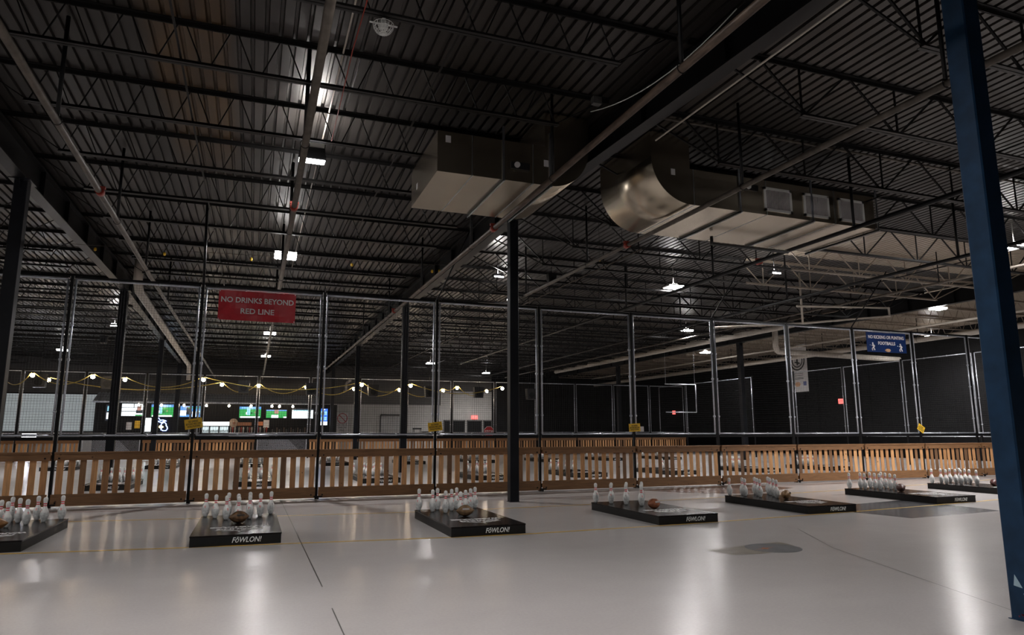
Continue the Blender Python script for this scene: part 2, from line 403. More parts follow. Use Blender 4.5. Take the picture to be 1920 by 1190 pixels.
column(5.5, 40.3, ZG, 0.24, 'slim dark column, third back along the middle girder')
column(5.6, 54.3, ZG, 0.24, 'slim far column at the end of the middle girder')
column(-4.56, 15.6, ZG, 0.23, 'dark column at the far left edge, before the pallet fence')
column(-4.5, 27.0, ZG, 0.26, 'dark column behind the netting at left, under the white drain pipe')
column(-4.85, 41.0, ZG, 0.24, 'dark column third back along the left girder')
column(-5.2, 55.0, ZG, 0.3, 'dark column at the far end of the left girder, by the bar')
column(25.4, 31.4, ZG, 0.26, 'dark column before the black wall, right of the yellow-signed post')
column(25.8, 46.0, ZG, 0.26, 'dark column before the black wall at the far net corner')
column(25.5, 17.6, ZG, 0.26, 'dark column at the right end of the pallet fence')

def girder(p, q, label, mt=M_black, rust=False):
    t = thing('roof_girder', label, 'girder', (p[0], p[1], ZG), math.atan2(q[1]-p[1], q[0]-p[0]), group='roof girders')
    L = math.hypot(q[0]-p[0], q[1]-p[1])
    b = MB(); b.box(0, L, -0.009, 0.009, 0.02, 0.57)
    for k in range(int(L/2.03)): b.box(k*2.03+1.0, k*2.03+1.012, -0.1, 0.1, 0.02, 0.57)
    b.build('web', mt, t)
    b = MB(); b.box(0, L, -0.12, 0.12, 0.0, 0.022); b.build('lower_flange', mt, t)
    b = MB(); b.box(0, L, -0.12, 0.12, 0.57, 0.592); b.build('upper_flange', mt, t)
    return t
girder((6.4, -6), (6.045, 4.06), 'black roof girder length overhead behind the blue column')
girder((6.0, 4.06), (5.51, 14.68), 'black roof girder from the blue column to the middle column')
girder((5.51, 14.68), (5.48, 26.8), 'black roof girder just behind the middle column')
girder((5.48, 26.8), (5.5, 40.3), 'black roof girder, third length of the middle line')
girder((5.5, 40.3), (5.6, 60), 'black roof girder, farthest length of the middle line')
girder((-4.4, 2), (-4.56, 15.6), 'black roof girder reaching the left column from the front')
girder((-4.56, 15.6), (-4.5, 27.0), 'black roof girder from the left column back, bluish underside')
girder((-4.5, 27), (-4.85, 41), 'black roof girder beside the white drain pipe')
girder((-4.85, 41), (-5.2, 60), 'black roof girder ending over the bar')
girder((25.5, 6), (25.5, 17.6), 'black roof girder at the near end of the tan side bay', M_black)
girder((25.5, 17.6), (25.4, 31.4), 'black roof girder along the tan side bay')
girder((25.4, 31.4), (25.8, 60), 'black roof girder along the far tan side bay')

# ------------------------------------------------------------------ joists
def joist(x0, x1, zb, zt, pitch, inset, vert, mt):
    L = x1-x0; t = thing('roof_joist', '', 'roof joist', (x0, 0, 0))
    b = MB()
    b.box(0, L, -0.06, -0.006, zt-0.012, zt); b.box(0, L, 0.006, 0.06, zt-0.012, zt)
    b.box(0, L, -0.012, -0.005, zt-0.075, zt); b.box(0, L, 0.005, 0.012, zt-0.075, zt)
    b.build('top_chord', mt, t)
    b = MB()
    b.box(inset, L-inset, -0.055, -0.006, zb, zb+0.01); b.box(inset, L-inset, 0.006, 0.055, zb, zb+0.01)
    b.box(inset, L-inset, -0.012, -0.005, zb, zb+0.06); b.box(inset, L-inset, 0.005, 0.012, zb, zb+0.06)
    b.build('bottom_chord', mt, t)
    b = MB(); n = max(2, round((L-2*inset)/pitch)); p = (L-2*inset)/n; r = 0.012 if not vert else 0.02
    zt_, zb_ = zt-0.03, zb+0.03
    b.rod((0.1, 0, zt_), (inset+0.05, 0, zb_), r, 4)
    b.rod((L-0.1, 0, zt_), (L-inset-0.05, 0, zb_), r, 4)
    if vert: b.rod((inset*0.62, 0, zt_), (inset+0.12, 0, zb_), r*1.1, 4); b.rod((L-inset*0.62, 0, zt_), (L-inset-0.12, 0, zb_), r*1.1, 4)
    for i in range(n):
        a = inset+i*p
        b.rod((a+0.06, 0, zb_), (a+p/2-0.04, 0, zt_), r, 4); b.rod((a+p/2+0.04, 0, zt_), (a+p-0.06, 0, zb_), r, 4)
        if vert:
            b.rod((a+0.02, 0, zb_), (a+0.02, 0, zt_), r*0.9, 4)
    b.build('web', mt, t)
    return t
M_half = mat('half_painted_steel', (0.30, 0.25, 0.20), 0.5)
nt = M_half.node_tree; tc = N(nt, 'ShaderNodeTexCoord'); sx = N(nt, 'ShaderNodeSeparateXYZ'); nt.links.new(tc.outputs['Object'], sx.inputs[0])
nt.links.new(mixc(nt, mathn(nt, 'GREATER_THAN', sx.outputs[0], 9.2), (0.011, 0.010, 0.010), (0.30, 0.25, 0.20)), nt.nodes['Principled BSDF'].inputs['Base Color'])
JY = [9.7+2.03*k for k in range(-4, 25)]
bays = [('left bay', -24.5, -14.6, 6.5, ZC, 0.72, 0.9, False, M_joist, 14.0), ('second left bay', -14.5, -4.6, 6.5, ZC, 0.72, 0.9, False, M_joist, 3.0),
        ('bay between the two near girders', -4.5, 5.4, 6.5, ZC, 0.68, 0.95, False, M_joist, 0.5), ('wide bay right of the middle girder', 5.6, 25.4, 6.28, ZC, 1.9, 2.0, True, M_joist, 3.0),
        ('tan side bay', 25.6, 35.5, 6.5, ZC, 0.8, 0.9, False, M_tan, 14.0)]
def jname(bay, n): return ('steel roof joist over the %s, %s from the front' % (bay, ORD[n]))
for (nm, x0, x1, zb, zt, pit, ins, vert, mt, ymin) in bays:
    ys = [y for y in JY if y >= ymin and y < 59.5]
    src = joist(x0, x1, zb, zt, pit, ins, vert, mt)
    src.location.y = ys[0]; src['label'] = jname(nm, 0); src['group'] = 'roof joists over the ' + nm
    for n, y in enumerate(ys[1:]):
        d = dup(src, (x0, y, 0), label=jname(nm, n+1))
        if vert and 13.5 < y < 18.5:
            d['label'] = 'tan painted truss joist by the tan deck, %s' % ('nearer of two' if y < 17 else 'farther of two')
            for ch in d.children:
                me = ch.data.copy(); me.materials.clear(); me.materials.append(M_half if y > 15 else M_joist); ch.data = me
            if y < 15: d['label'] = 'dark truss joist right before the tan painted deck'

# bridging rods that tie the joists (seen as thin diagonals)
for n, (x, za, zb_) in enumerate(((-1.2, 6.53, 7.05), (2.2, 6.53, 7.05), (12.0, 6.31, 7.05), (19.0, 6.31, 7.05))):
    for q, z in enumerate((za,)):
        b = MB(); b.box(x-0.015, x+0.015, 3.6, 58, z+0.03, z+0.036); b.box(x-0.003, x+0.003, 3.6, 58, z+0.03, z+0.06)
        tag(b.build('bridging_angle', M_joist), 'thin dark bridging angle tying joists together, %s from the left' % ORD[n], 'bridging angle', 'bridging angles')

# ------------------------------------------------------------------ pipes
def pipe(name, pts, r, mt, label, cat='pipe', hang=(), hmat=M_black, hr=0.018, clamps=(), k=10, group=None):
    o = thing(name, label, cat, (0, 0, 0), group=group)
    b = MB(); b.tube(pts, r, k); b.build('run', mt, o)
    for (x, y, z) in hang:
        b = MB(); b.rod((x, y, z+r), (x, y, ZC-0.02), hr, 8)
        b.tube([(x+(r+0.012)*math.cos(a*math.pi/6), y, z+(r+0.012)*math.sin(a*math.pi/6)) for a in range(13)], 0.006, 5)
        b.build('hanger', hmat, o)
    for (x, y, z) in clamps:
        b = MB(); b.rod((x, y-0.07, z), (x, y+0.07, z), r+0.02, 10); b.cbox((x, y, z+r+0.02), (0.16, 0.07, 0.04)); b.build('clamp', M_red, o)
    return o
def yr(a, b_, n): return [a+(b_-a)*i/(n-1) for i in range(n)]
pipe('sprinkler_pipe', [(-2.60, 1, 5.6), (-2.66, 10, 5.6), (-2.76, 20, 5.6), (-2.85, 56, 5.6)], 0.05, M_tanpipe, 'tan sprinkler pipe running back near the left girder',
     hang=[(-2.60, 5.3, 5.6), (-2.66, 10.1, 5.6), (-2.71, 14.8, 5.6), (-2.75, 19.0, 5.6), (-2.77, 24.0, 5.6)], clamps=[(-2.68, 13.0, 5.6)], hr=0.028, group='sprinkler pipes')
pipe('sprinkler_pipe', [(0.46, 1, 5.6), (0.49, 14, 5.6), (0.5, 56, 5.6)], 0.052, M_tanpipe, 'worn tan sprinkler pipe running back above the big lit lamp',
     hang=[(0.46, 5.2, 5.6), (0.475, 9.74, 5.6), (0.49, 14.4, 5.6), (0.49, 19, 5.6), (0.49, 24, 5.6)], clamps=[(0.485, 12.7, 5.6)], hr=0.032, group='sprinkler pipes')
pipe('sprinkler_pipe', [(4.35, 1, 5.6), (4.36, 12.4, 5.6), (4.3, 30, 5.6), (4.2, 57, 5.6)], 0.05, M_rust, 'rusty sprinkler pipe passing under the left duct end',
     hang=[(4.35, 6.1, 5.6), (4.36, 9.75, 5.6), (4.34, 14.2, 5.6), (4.33, 19, 5.6), (4.3, 24, 5.6), (4.28, 30, 5.6)], clamps=[(4.36, 12.7, 5.6), (4.3, 23, 5.6)], hr=0.026, group='sprinkler pipes')
pipe('sprinkler_pipe', [(7.5, 1, 5.6), (7.55, 12.4, 5.6), (7.52, 19, 5.6)], 0.045, M_tanpipe, 'grey brown sprinkler pipe passing under the curved duct elbow',
     hang=[(7.5, 5.3, 5.6), (7.53, 9.0, 5.6), (7.52, 14.8, 5.6), (7.52, 18.9, 5.6)], clamps=[(7.55, 12.9, 5.6)], hr=0.026, group='sprinkler pipes')
pipe('sprinkler_pipe', [(11.25, 1, 5.62), (11.3, 12, 5.62), (11.6, 20, 5.62), (11.6, 40, 5.62)], 0.045, M_black, 'black sprinkler pipe under the grille duct, teal tinged far part',
     hang=[(11.25, 7.7, 5.62), (11.27, 10.2, 5.62), (11.4, 15, 5.62), (11.6, 20, 5.62)], clamps=[(11.4, 13.2, 5.62)], hr=0.03, group='sprinkler pipes')
pipe('sprinkler_pipe', [(15.6, 2, 5.62), (15.6, 11.5, 5.62), (15.8, 26, 5.62), (16, 50, 5.62)], 0.045, M_black, 'black sprinkler pipe crossing before the tan painted deck',
     hang=[(15.6, 11.2, 5.62), (15.7, 17, 5.62), (15.8, 23, 5.62)], hr=0.03, group='sprinkler pipes')
pipe('sprinkler_pipe', [(19.9, 6, 6.1), (19.9, 30, 6.1), (19.9, 55, 6.1)], 0.04, M_tanpipe, 'thin pale sprinkler pipe sloping toward the far right netting',
     hang=[(19.9, 15, 6.1), (19.9, 23, 6.1)], group='sprinkler pipes')
pipe('branch_pipe', [(9.05, 11.9, 5.68), (9.05, 11.9, 5.57), (9.1, 12.0, 5.55), (11.2, 12.0, 5.55)], 0.035, M_black, 'short black branch pipe crossing below the grille duct', hang=[(10.2, 12.6, 5.55)][:0])
pipe('conduit', [(6.05, 4.0, 6.33), (6.05, 9.3, 6.33)], 0.014, M_pvc, 'thin pale conduit right of the near girder', 'conduit')
pipe('conduit', [(5.75, 9.74, 7.0), (15, 9.74, 7.0), (24, 9.74, 7.0)], 0.025, M_tanpipe, 'pale conduit along a joist above the grille duct', 'conduit')
pipe('conduit', [(0.95, 2, 7.08), (0.95, 24, 7.08)], 0.014, M_pvc, 'thin grey conduit along the deck beside the lamp sprinkler pipe', 'conduit')
pipe('conduit', [(9.2, 15, 6.2), (9.2, 57, 6.2)], 0.02, M_tanpipe, 'long pale conduit far behind the middle column', 'conduit', hang=[(9.2, 16, 6.2), (9.2, 26, 6.2), (9.2, 38, 6.2), (9.2, 50, 6.2)], hr=0.006)
pipe('drain_pipe', [(-3.75, 24.6, 7.1), (-3.75, 24.6, 6.35), (-3.78, 25.2, 6.15), (-4.4, 52.5, 6.15), (-4.45, 53.3, 6.0), (-4.45, 53.5, 5.2)], 0.14, M_pvc, 'fat white drain pipe along the left girder', 'drain pipe', k=14)
pipe('drain_pipe', [(22.4, 24, 6.25), (22.4, 50, 6.25)], 0.14, M_pvc, 'fat pale drain pipe running back over the right netting', 'drain pipe', k=14)
pipe('drain_pipe', [(24.2, 27.2, 7.0), (24.2, 27.2, 5.7), (24.35, 27.3, 5.52), (24.6, 27.5, 5.5), (33.4, 28.0, 5.45)], 0.14, M_pvc, 'white drain pipe crossing in front of the hanging banner', 'drain pipe', hang=[(26.5, 27.6, 5.49), (31, 27.85, 5.46)], hr=0.008, k=14)
pipe('wall_pipe', [(30, 12, 5.9), (30, 58, 5.85)], 0.13, M_pvc, 'long pale pipe high along the black wall', 'pipe', hang=[(30, 18, 5.9), (30, 24, 5.9), (30, 30, 5.9), (30, 38, 5.9)])
pipe('wall_pipe', [(28.2, 10, 6.2), (28.2, 55, 6.2)], 0.05, M_pvc, 'thin pale pipe beside the long wall pipe', 'pipe')
pipe('drop_pipe', [(17.2, 18.2, 5.75), (21.2, 18.0, 5.9), (21.2, 18.0, 5.6), (17.8, 18.6, 5.25), (14.2, 18.9, 4.95)], 0.04, M_pvc, 'white pipe bent in a zigzag under the tan deck', 'pipe', hang=[(20.2, 18.05, 5.86)], hr=0.01)
pipe('drop_pipe', [(17.6, 18.4, 7.0), (17.6, 18.4, 5.2)], 0.035, M_pvc, 'white upright pipe meeting the zigzag pipe', 'pipe')
pipe('drain_pipe', [(7.1, 56, 5.6), (7.1, 58, 5.6), (7.1, 58.5, 5.5), (7.1, 58.5, 5.0), (7.1, 59.98, 5.0)], 0.1, M_pvc, 'short white drain elbow at the far wall', 'drain pipe')
# long thin cables along the roof
def cable(name, pts, r, mt, label):
    b = MB(); b.tube(pts, r, 5); return tag(b.build(name, mt), label, 'cable')
def sag(p, q, s, n=10): return [(p[0]+(q[0]-p[0])*i/n, p[1]+(q[1]-p[1])*i/n, p[2]+(q[2]-p[2])*i/n - s*4*(i/n)*(1-i/n)) for i in range(n+1)]
cable('cable', sag((5.6, 6.6, 6.95), (5.0, 9.6, 6.8), 0.25), 0.008, M_white, 'thin white cable hanging beside the near girder')
cable('cable', [(0.98, 7.0, 6.5), (0.95, 8.5, 6.45), (0.98, 10.0, 6.5), (1.0, 11.6, 6.5)], 0.008, M_red, 'thin red cable strung along the roof near the caged strobe')
b = MB(); b.box(4.85, 5.0, 9.2, 9.3, 6.75, 6.87); tag(b.build('junction_box', M_wallg), 'small grey junction box above the left duct', 'junction box')
for n, (x, y, z) in enumerate(((-4.2, 20.5, 6.35), (-2.5, 20.2, 6.3), (-0.3, 20, 6.3), (2.4, 19.5, 6.25), (4.7, 19.3, 6.2), (4.9, 19.2, 6.2), (8.5, 16, 6.1))):
    t = thing('yellow_hook', 'small yellow hook light on the roof wire, %s from the left' % ORD[n], 'hook', (x, y, z), group='yellow hooks on the roof wire')
    b = MB(); b.lathe([(0.01, -0.05), (0.035, -0.03), (0.035, 0.03), (0.01, 0.05)], 10); b.build('body', M_signyel, t)
    b = MB(); b.rod((0, 0, 0.05), (0, 0, ZC-z+0.01), 0.004, 5); b.build('hook', M_joist, t)
cable('roof_wire', sag((-14, 21, 6.5), (5.2, 19.2, 6.4), 0.1), 0.005, M_tanpipe, 'thin wire stretched across under the joists')

# ------------------------------------------------------------------ ducts
YD0, YD1, ZD0, ZD1 = 10.45, 12.45, 5.75, 6.46
def elbow_pts(xi, sgn, R, ztop, n=14):
    """outline of the horizontal run ending in an upturned elbow; xi = outer x of the rising leg; sgn=+1 leg at right"""
    H = 0.85
    out = []
    for i in range(n+1):
        a = -math.pi/2 + (math.pi/2)*i/n
        out.append((xi - sgn*R + sgn*R*math.cos(a), ZD0 + R + R*math.sin(a)))
    return out + [(xi, ztop), (xi - sgn*H, ztop), (xi - sgn*H, ZD1)]
def duct(name, label, pts, smooth_n):
    t = thing(name, label, 'duct', (0, 0, 0))
    b = MB(); b.prism(pts, YD0, YD1)
    o = b.build('casing', M_duct, t)
    for p in o.data.polygons:
        ny = abs(p.normal.y)
        if ny < 0.5 and p.normal.z < -0.02 and abs(p.normal.x) > 0.02: p.use_smooth = True
    return t
pl = [(2.6, ZD1), (2.6, ZD0)] + elbow_pts(5.38, +1, 0.75, 7.1)
dl = duct('air_duct', 'square sheet metal duct with upturned end, left of the girder', pl, 14)
pr = [(12.15, ZD1), (12.15, ZD0)] + elbow_pts(6.68, -1, 0.85, 7.1)
pr = list(reversed(pr))
dr = duct('air_duct', 'long sheet metal duct with curved elbow and three grilles', pr, 14)
def angle(parent, x, side=True, top=True):
    b = MB(); b.box(x-0.02, x+0.02, YD0-0.05, YD1+0.06, ZD0-0.035, ZD0-0.005); b.box(x-0.02, x-0.012, YD0-0.05, YD1+0.06, ZD0-0.06, ZD0)
    b.build('reinforcing_angle', M_duct2, parent)
    b = MB(); b.box(x-0.018, x+0.018, YD0-0.03, YD0-0.003, ZD0-0.03, ZD1+0.25); b.build('side_strap', M_duct2, parent)
for x in (3.75, 4.62): angle(dl, x)
for x in (8.65, 10.44, 12.2): angle(dr, x)
def seam(parent, x):
    b = MB(); b.box(x-0.006, x+0.006, YD0-0.006, YD0, ZD0, ZD1); b.box(x-0.006, x+0.006, YD0, YD1, ZD0-0.006, ZD0); b.build('seam', M_duct2, parent)
for x in (3.2, 4.3): seam(dl, x)
for x in (7.6, 9.3, 11.05): seam(dr, x)
for x0, x1 in ((9.24, 9.93), (10.23, 10.9), (11.16, 11.85)):
    b = MB(); z0, z1 = 5.83, 6.32; y = YD0
    b.box(x0, x1, y-0.02, y-0.001, z0, z0+0.05); b.box(x0, x1, y-0.02, y-0.001, z1-0.05, z1); b.box(x0, x0+0.05, y-0.02, y-0.001, z0, z1); b.box(x1-0.05, x1, y-0.02, y-0.001, z0, z1)
    g = b.build('grille', M_white, dr)
    b = MB(); n = 20
    for i in range(n):
        xx = x0+0.05+(x1-x0-0.1)*(i+0.5)/n; b.box(xx-0.006, xx+0.006, y-0.016, y-0.002, z0+0.05, z1-0.05)
    b.build('louvre', M_paper, g)
def label_on(parent, x, z, y=YD0): b = MB(); b.box(x-0.045, x+0.045, y-0.004, y-0.001, z-0.06, z+0.06); b.build('paper_tag', M_paper, parent)
label_on(dl, 2.78, 6.33); label_on(dl, 4.55, 6.15); label_on(dr, 7.15, 6.35)
b = MB(); b.box(2.594, 2.599, 11.9, 12.0, 5.95, 6.06); b.build('paper_tag', M_paper, dl)
for par, x, z in ((dl, 4.05, 6.02), (dr, 8.9, 6.25)):
    b = MB(); b.box(x-0.17, x+0.17, YD0-0.05, YD0, z-0.06, z+0.06); det = b.build('duct_sensor', M_plast, par)
    b = MB(); b.lathe([(0.05, 0), (0.05, 0.03), (0.03, 0.035)], 14, c=(x-0.07, YD0-0.09, z), axis='y'); b.build('sensor_dial', M_paper, det)
# ------------------------------------------------------------------ roof fittings
t = thing('caged_strobe', 'white round fire strobe in a wire cage under a joist', 'strobe', (1.22, 7.72, 6.42))
b = MB(); b.lathe([(0.03, -0.08), (0.05, -0.06), (0.06, -0.02), (0.06, 0.03)], 20); b.build('body', M_white, t)
b = MB()
for a in range(8):
    an = a*math.pi/8; ca, sa = math.cos(an), math.sin(an)
    b.tube([(0.125*math.cos(q)*ca, 0.125*math.cos(q)*sa, 0.0-0.13*math.sin(q)) for q in [math.pi*i/10 for i in range(11)]], 0.004, 5)
for zz, rr_ in ((0.0, 0.125), (-0.05, 0.115), (-0.09, 0.09), (-0.12, 0.045)):
    b.tube([(rr_*math.cos(2*math.pi*i/20), rr_*math.sin(2*math.pi*i/20), zz) for i in range(21)], 0.004, 5)
b.build('wire_cage', M_white, t)
b = MB(); b.box(-0.17, 0.17, -0.01, 0.01, 0.0, 0.012); b.box(-0.02, 0.02, -0.02, 0.02, 0.012, 0.08); b.build('bracket', M_white, t)

def lamp(x, y, label, rz=0.0, z=6.42, on=True, tilt=0.0, lens=None):
    t = thing('high_bay_lamp', label, 'lamp', (x, y, z), rz, group='high bay lamps')
    b = MB(); b.box(-0.3, 0.3, -0.2, 0.2, 0.02, 0.07); b.box(-0.12, 0.12, -0.1, 0.1, 0.07, 0.14)
    b.rod((0, 0, 0.14), (0, 0, 0.72), 0.012, 6); b.build('housing', M_white, t)
    b = MB(); b.box(-0.28, -0.01, -0.18, 0.18, 0.0, 0.02); b.box(0.01, 0.28, -0.18, 0.18, 0.0, 0.02); b.build('lens', lens or M_lens, t)
    b = MB(); b.box(-0.29, 0.29, -0.204, -0.2, 0.05, 0.07); b.box(-0.29, 0.29, 0.2, 0.204, 0.05, 0.07); b.box(-0.1, 0.1, -0.09, 0.09, 0.14, 0.145); b.build('light_slot', M_up, t)
    sp = bpy.data.lights.new('lamp_beam', 'SPOT'); sp.energy = BEAM*(0.6 if lens else 1.0); sp.spot_size = math.radians(158); sp.spot_blend = 1.0
    sp.shadow_soft_size = 0.16; sp.color = (1.0, 0.975, 0.97)
    so = bpy.data.objects.new('lamp_beam', sp); C.objects.link(so); so.parent = t; so.location = (0, 0, -0.17)
    if tilt: t.rotation_euler = (tilt, 0, rz)
    return t
LP = [(0.6, 19.9, 'bright lit lamp left of the middle, above the red sign'), (0.55, 36.4, 'lit high bay lamp far off just below the red sign'),
      (0.55, 47.5, 'lit high bay lamp next behind the one below the red sign'), (-11.0, 48.0, 'lit high bay lamp far left above the projection screens'),
      (11.8, 48.5, 'lit high bay lamp far off left of the middle column'), (18.2, 55.0, 'lit high bay lamp over the white wall doors'),
      (13.37, 19.8, 'lit lamp right of the middle column, nearest of the far group'), (19.87, 28.5, 'lit lamp behind the netting, right of the middle'),
      (26.45, 36.0, 'lit lamp under the tan side bay ceiling, far one'), (25.9, 19.7, 'lit lamp under the tan ceiling above the blue sign'),
      (19.05, 12.1, 'lit lamp just right of the blue column'), (-11.0, 30.0, 'lit high bay lamp hidden high at the left'),
      (33.0, 25.6, 'lit lamp high by the black wall'), (20.0, 10.9, 'lit lamp at the right edge of the picture')]
for x, y, l in LP: lamp(x, y, l, tilt=-0.2 if (x, y) == (0.6, 19.9) else 0.0)
for x, y, l in ((-11, 12, 'lit lamp over the near left floor'), (-6.0, 4.3, 'lit lamp over the open floor left of the camera'), (1.2, 4.5, 'lit lamp overhead just in front of the camera'),
                (13.4, 4.5, 'lit lamp beyond the blue column near side')): lamp(x, y, l, lens=mat('lamp_lens_dimmer', (1, 1, 1), 0.5, emit=(1.0, 0.96, 0.93), es=LAMP*0.55))
# wall-pack style lamp seen from the side, aimed away
t = thing('high_bay_lamp', 'lamp seen edge on under the joists with a bright lower rim', 'lamp', (0.72, 12.0, 6.4), group='high bay lamps')
b = MB(); b.box(-0.2, 0.2, 0.0, 0.14, 0.08, 0.2); b.build('driver_box', M_white, t)
b = MB(); b.prism([(-0.24, -0.12), (0.24, -0.12), (0.21, 0.10), (-0.21, 0.10)], -0.02, 0.05); b.build('hood', M_plast, t)
b = MB(); b.box(-0.22, 0.22, 0.05, 0.2, -0.12, -0.105); b.box(-0.22, 0.22, -0.03, 0.05, -0.135, -0.122); b.build('lens', mat('lamp_rim', (1, 1, 1), emit=(1, .96, .95), es=25), t)
b = MB(); b.box(-0.18, 0.18, 0.02, 0.12, 0.2, 0.205); b.build('light_slot', mat('lamp_uplight_strong', (1, 1, 1), emit=(1, .96, .92), es=170), t)
for n, (x, y, l) in enumerate(((7.0, 20.0, 'small lamp seen edge on beside the middle column'), (8.7, 23.5, 'small dim lamp seen edge on behind the top net rail'), (-6.2, 35.5, 'small lamp seen edge on at the far left'), (14.9, 16.6, 'small lamp edge on under the tan deck'))):
    t = thing('edge_lamp', l, 'lamp', (x, y, 6.35), group='lamps seen edge on')
    b = MB(); b.box(-0.16, 0.16, -0.1, 0.1, 0, 0.1); b.rod((0, 0, 0.1), (0, 0, 0.79), 0.012, 6); b.build('housing', M_plast, t)
    b = MB(); b.box(-0.15, 0.15, -0.12, -0.1, -0.02, 0.015); b.build('lens', MATS['lamp_rim'], t)
    b = MB(); b.box(-0.14, 0.14, -0.08, 0.08, 0.1, 0.104); b.build('light_slot', mat('lamp_uplight_mid', (1, 1, 1), emit=(1, .96, .92), es=90), t)

def speaker(x, y, z, label, s=1.0):
    t = thing('hanging_speaker', label, 'speaker', (x, y, z), group='hanging black speakers')
    b = MB(); b.prism([(-0.28*s, -0.36*s), (0.28*s, -0.36*s), (0.34*s, 0.36*s), (-0.34*s, 0.36*s)], -0.2*s, 0.2*s); b.build('cabinet', M_plast, t)
    b = MB(); b.lathe([(0.2*s, -0.215*s), (0.2*s, -0.2*s)], 18, c=(0, 0, -0.08*s), axis='y'); b.build('cone', M_black, t)
    b = MB(); b.rod((0, 0, 0.36*s), (0, 0, ZC-z), 0.012, 6); b.build('hanger', M_black, t)
    return t
for n, (x, z) in enumerate(((-10.5, 4.2), (-7.4, 4.18), (-0.6, 4.1), (3.1, 4.05), (6.7, 4.03), (10.2, 4.0), (13.4, 4.02), (17.0, 3.98))):
    speaker(x, 42, z, 'black speaker hung before the far wall, %s from the left' % ORD[n], 0.95)
speaker(8.5, 19.2, 6.25, 'black speaker under the roof right of the middle column', 0.42)
speaker(-6.85, 37, 5.9, 'black speaker hung high beyond the left netting', 0.5)

# ------------------------------------------------------------------ string lights
bx = [(-12.2, 42, 4.3), (-10.2, 39.5, 4.3), (-10.3, 42.8, 4.3), (-7.65, 39.6, 4.3), (-6.6, 42, 4.35), (-2.6, 40, 4.3), (-1.8, 43, 4.25), (0.2, 44.1, 4.3), (3.0, 44.7, 4.3), (6.03, 45.4, 4.3), (5.9, 41.2, 4.3), (9.03, 45.6, 4.3), (8.83, 41.2, 4.3), (11.94, 45.3, 4.3), (12.04, 42.2, 4.3), (14.93, 44.9, 4.3), (14.95, 41.8, 4.3)]
bx = [(x, y, z) if y < 43.4 else (x*43.4/y, 43.4, 1.52+(z-1.52)*43.4/y) for x, y, z in bx]
for n, (x, y, z) in enumerate(bx):
    t = thing('string_bulb', 'warm glowing string bulb beyond the netting, %s from the left' % ORD[n], 'bulb', (x, y, z), group='string bulbs beyond the netting')
    b = MB(); b.lathe([(0.02, -0.1), (0.07, -0.08), (0.1, -0.02), (0.09, 0.05), (0.04, 0.09)], 12); b.build('globe', M_bulb, t)
    b = MB(); b.lathe([(0.035, 0.09), (0.035, 0.16)], 8); b.build('socket', M_plast, t)
rowA = [p for p in bx if p[1] < 42.1]; rowB = [p for p in bx if p[1] >= 42.1]
for row, nm in ((rowA, 'front'), (rowB, 'rear')):
    row.sort()
    for n, (p, q) in enumerate(zip(row, row[1:])):
        cable('hanging_cable', sag((p[0]+0.05, p[1], p[2]+0.14), (q[0]-0.05, q[1], q[2]+0.14), 0.55 if q[0]-p[0] > 1.5 else 0.2), 0.022, M_ycord, 'sagging yellow cord in the %s string of bulbs, %s span from left' % (nm, ORD[n]))

# ------------------------------------------------------------------ netting panels
def net_panel(L, z0, z1, label, group, cell=0.055, bars=True, wire=0.0021):
    t = thing('netting_panel', label, 'netting panel', group=group)
    b = MB(); g = 0.075; r = 0.022; k = 8
    x0, x1 = g, L-g
    for a, c in (((x0, 0, z0), (x1, 0, z0)), ((x0, 0, z1), (x1, 0, z1)), ((x0, 0, z0), (x0, 0, z1)), ((x1, 0, z0), (x1, 0, z1))): b.rod(a, c, r, k)
    for z in (z0+0.5, z0+1.6, z1-1.0):
        for xx in (x0, x1): b.rod((xx-0.03, 0, z), (xx+0.03, 0, z), 0.03, 6)
    for q in (0.33, 0.66):
        for z in (z0, z1): b.rod((x0+(x1-x0)*q-0.02, 0, z), (x0+(x1-x0)*q+0.02, 0, z), 0.032, 6)
    b.build('pipe_frame', M_galv, t)
    b = MB(); n = int((x1-x0)/cell); mz = int((z1-z0)/cell)
    for i in range(1, n): xx = x0+(x1-x0)*i/n; b.rod((xx, 0, z0), (xx, 0, z1), wire, 3, cap=False, smooth=False)
    for i in range(1, mz): zz = z0+(z1-z0)*i/mz; b.rod((x0, 0, zz), (x1, 0, zz), wire, 3, cap=False, smooth=False)
    b.build('net', M_net, t)
    if bars:
        b = MB(); b.box(0.048, L-0.048, -0.03, 0.03, z0-0.10, z0-0.028); b.build('lower_crossbar', M_black, t)
        b = MB(); b.box(0.048, L-0.048, -0.02, 0.02, z1+0.024, z1+0.07); b.build('upper_crossbar', M_black, t)
    return t
def post(x, y, h, label, group, rz=0, wd=0.06):
    b = MB(); r = wd/2; b.box(-r, r, -r, r, 0, h); b.box(-r, r, -r, r+0.05, 0, 0.012)
    o = b.build('fence_post', M_black, None, (x, y, 0)); o.rotation_euler = (0, 0, rz); return tag(o, label, 'post', group)

FY = 17.0
PX = [-9.3, -6.6, -3.85, -1.245, 1.47, 4.29, 7.13, 9.98, 12.78, 15.58, 18.28, 20.93, 23.6, 25.3]
for i, x in enumerate(PX):
    post(x, FY, 4.9, 'black post of the near netting fence, %s from the left' % ORD[i], 'posts of the near netting fence')
for i, (a, c) in enumerate(zip(PX, PX[1:])):
    p = net_panel(c-a, 1.465, 4.82, 'pipe framed netting panel above the near pallet fence, %s from left' % ORD[i], 'near netting panels')
    p.location = (a, FY, 0)
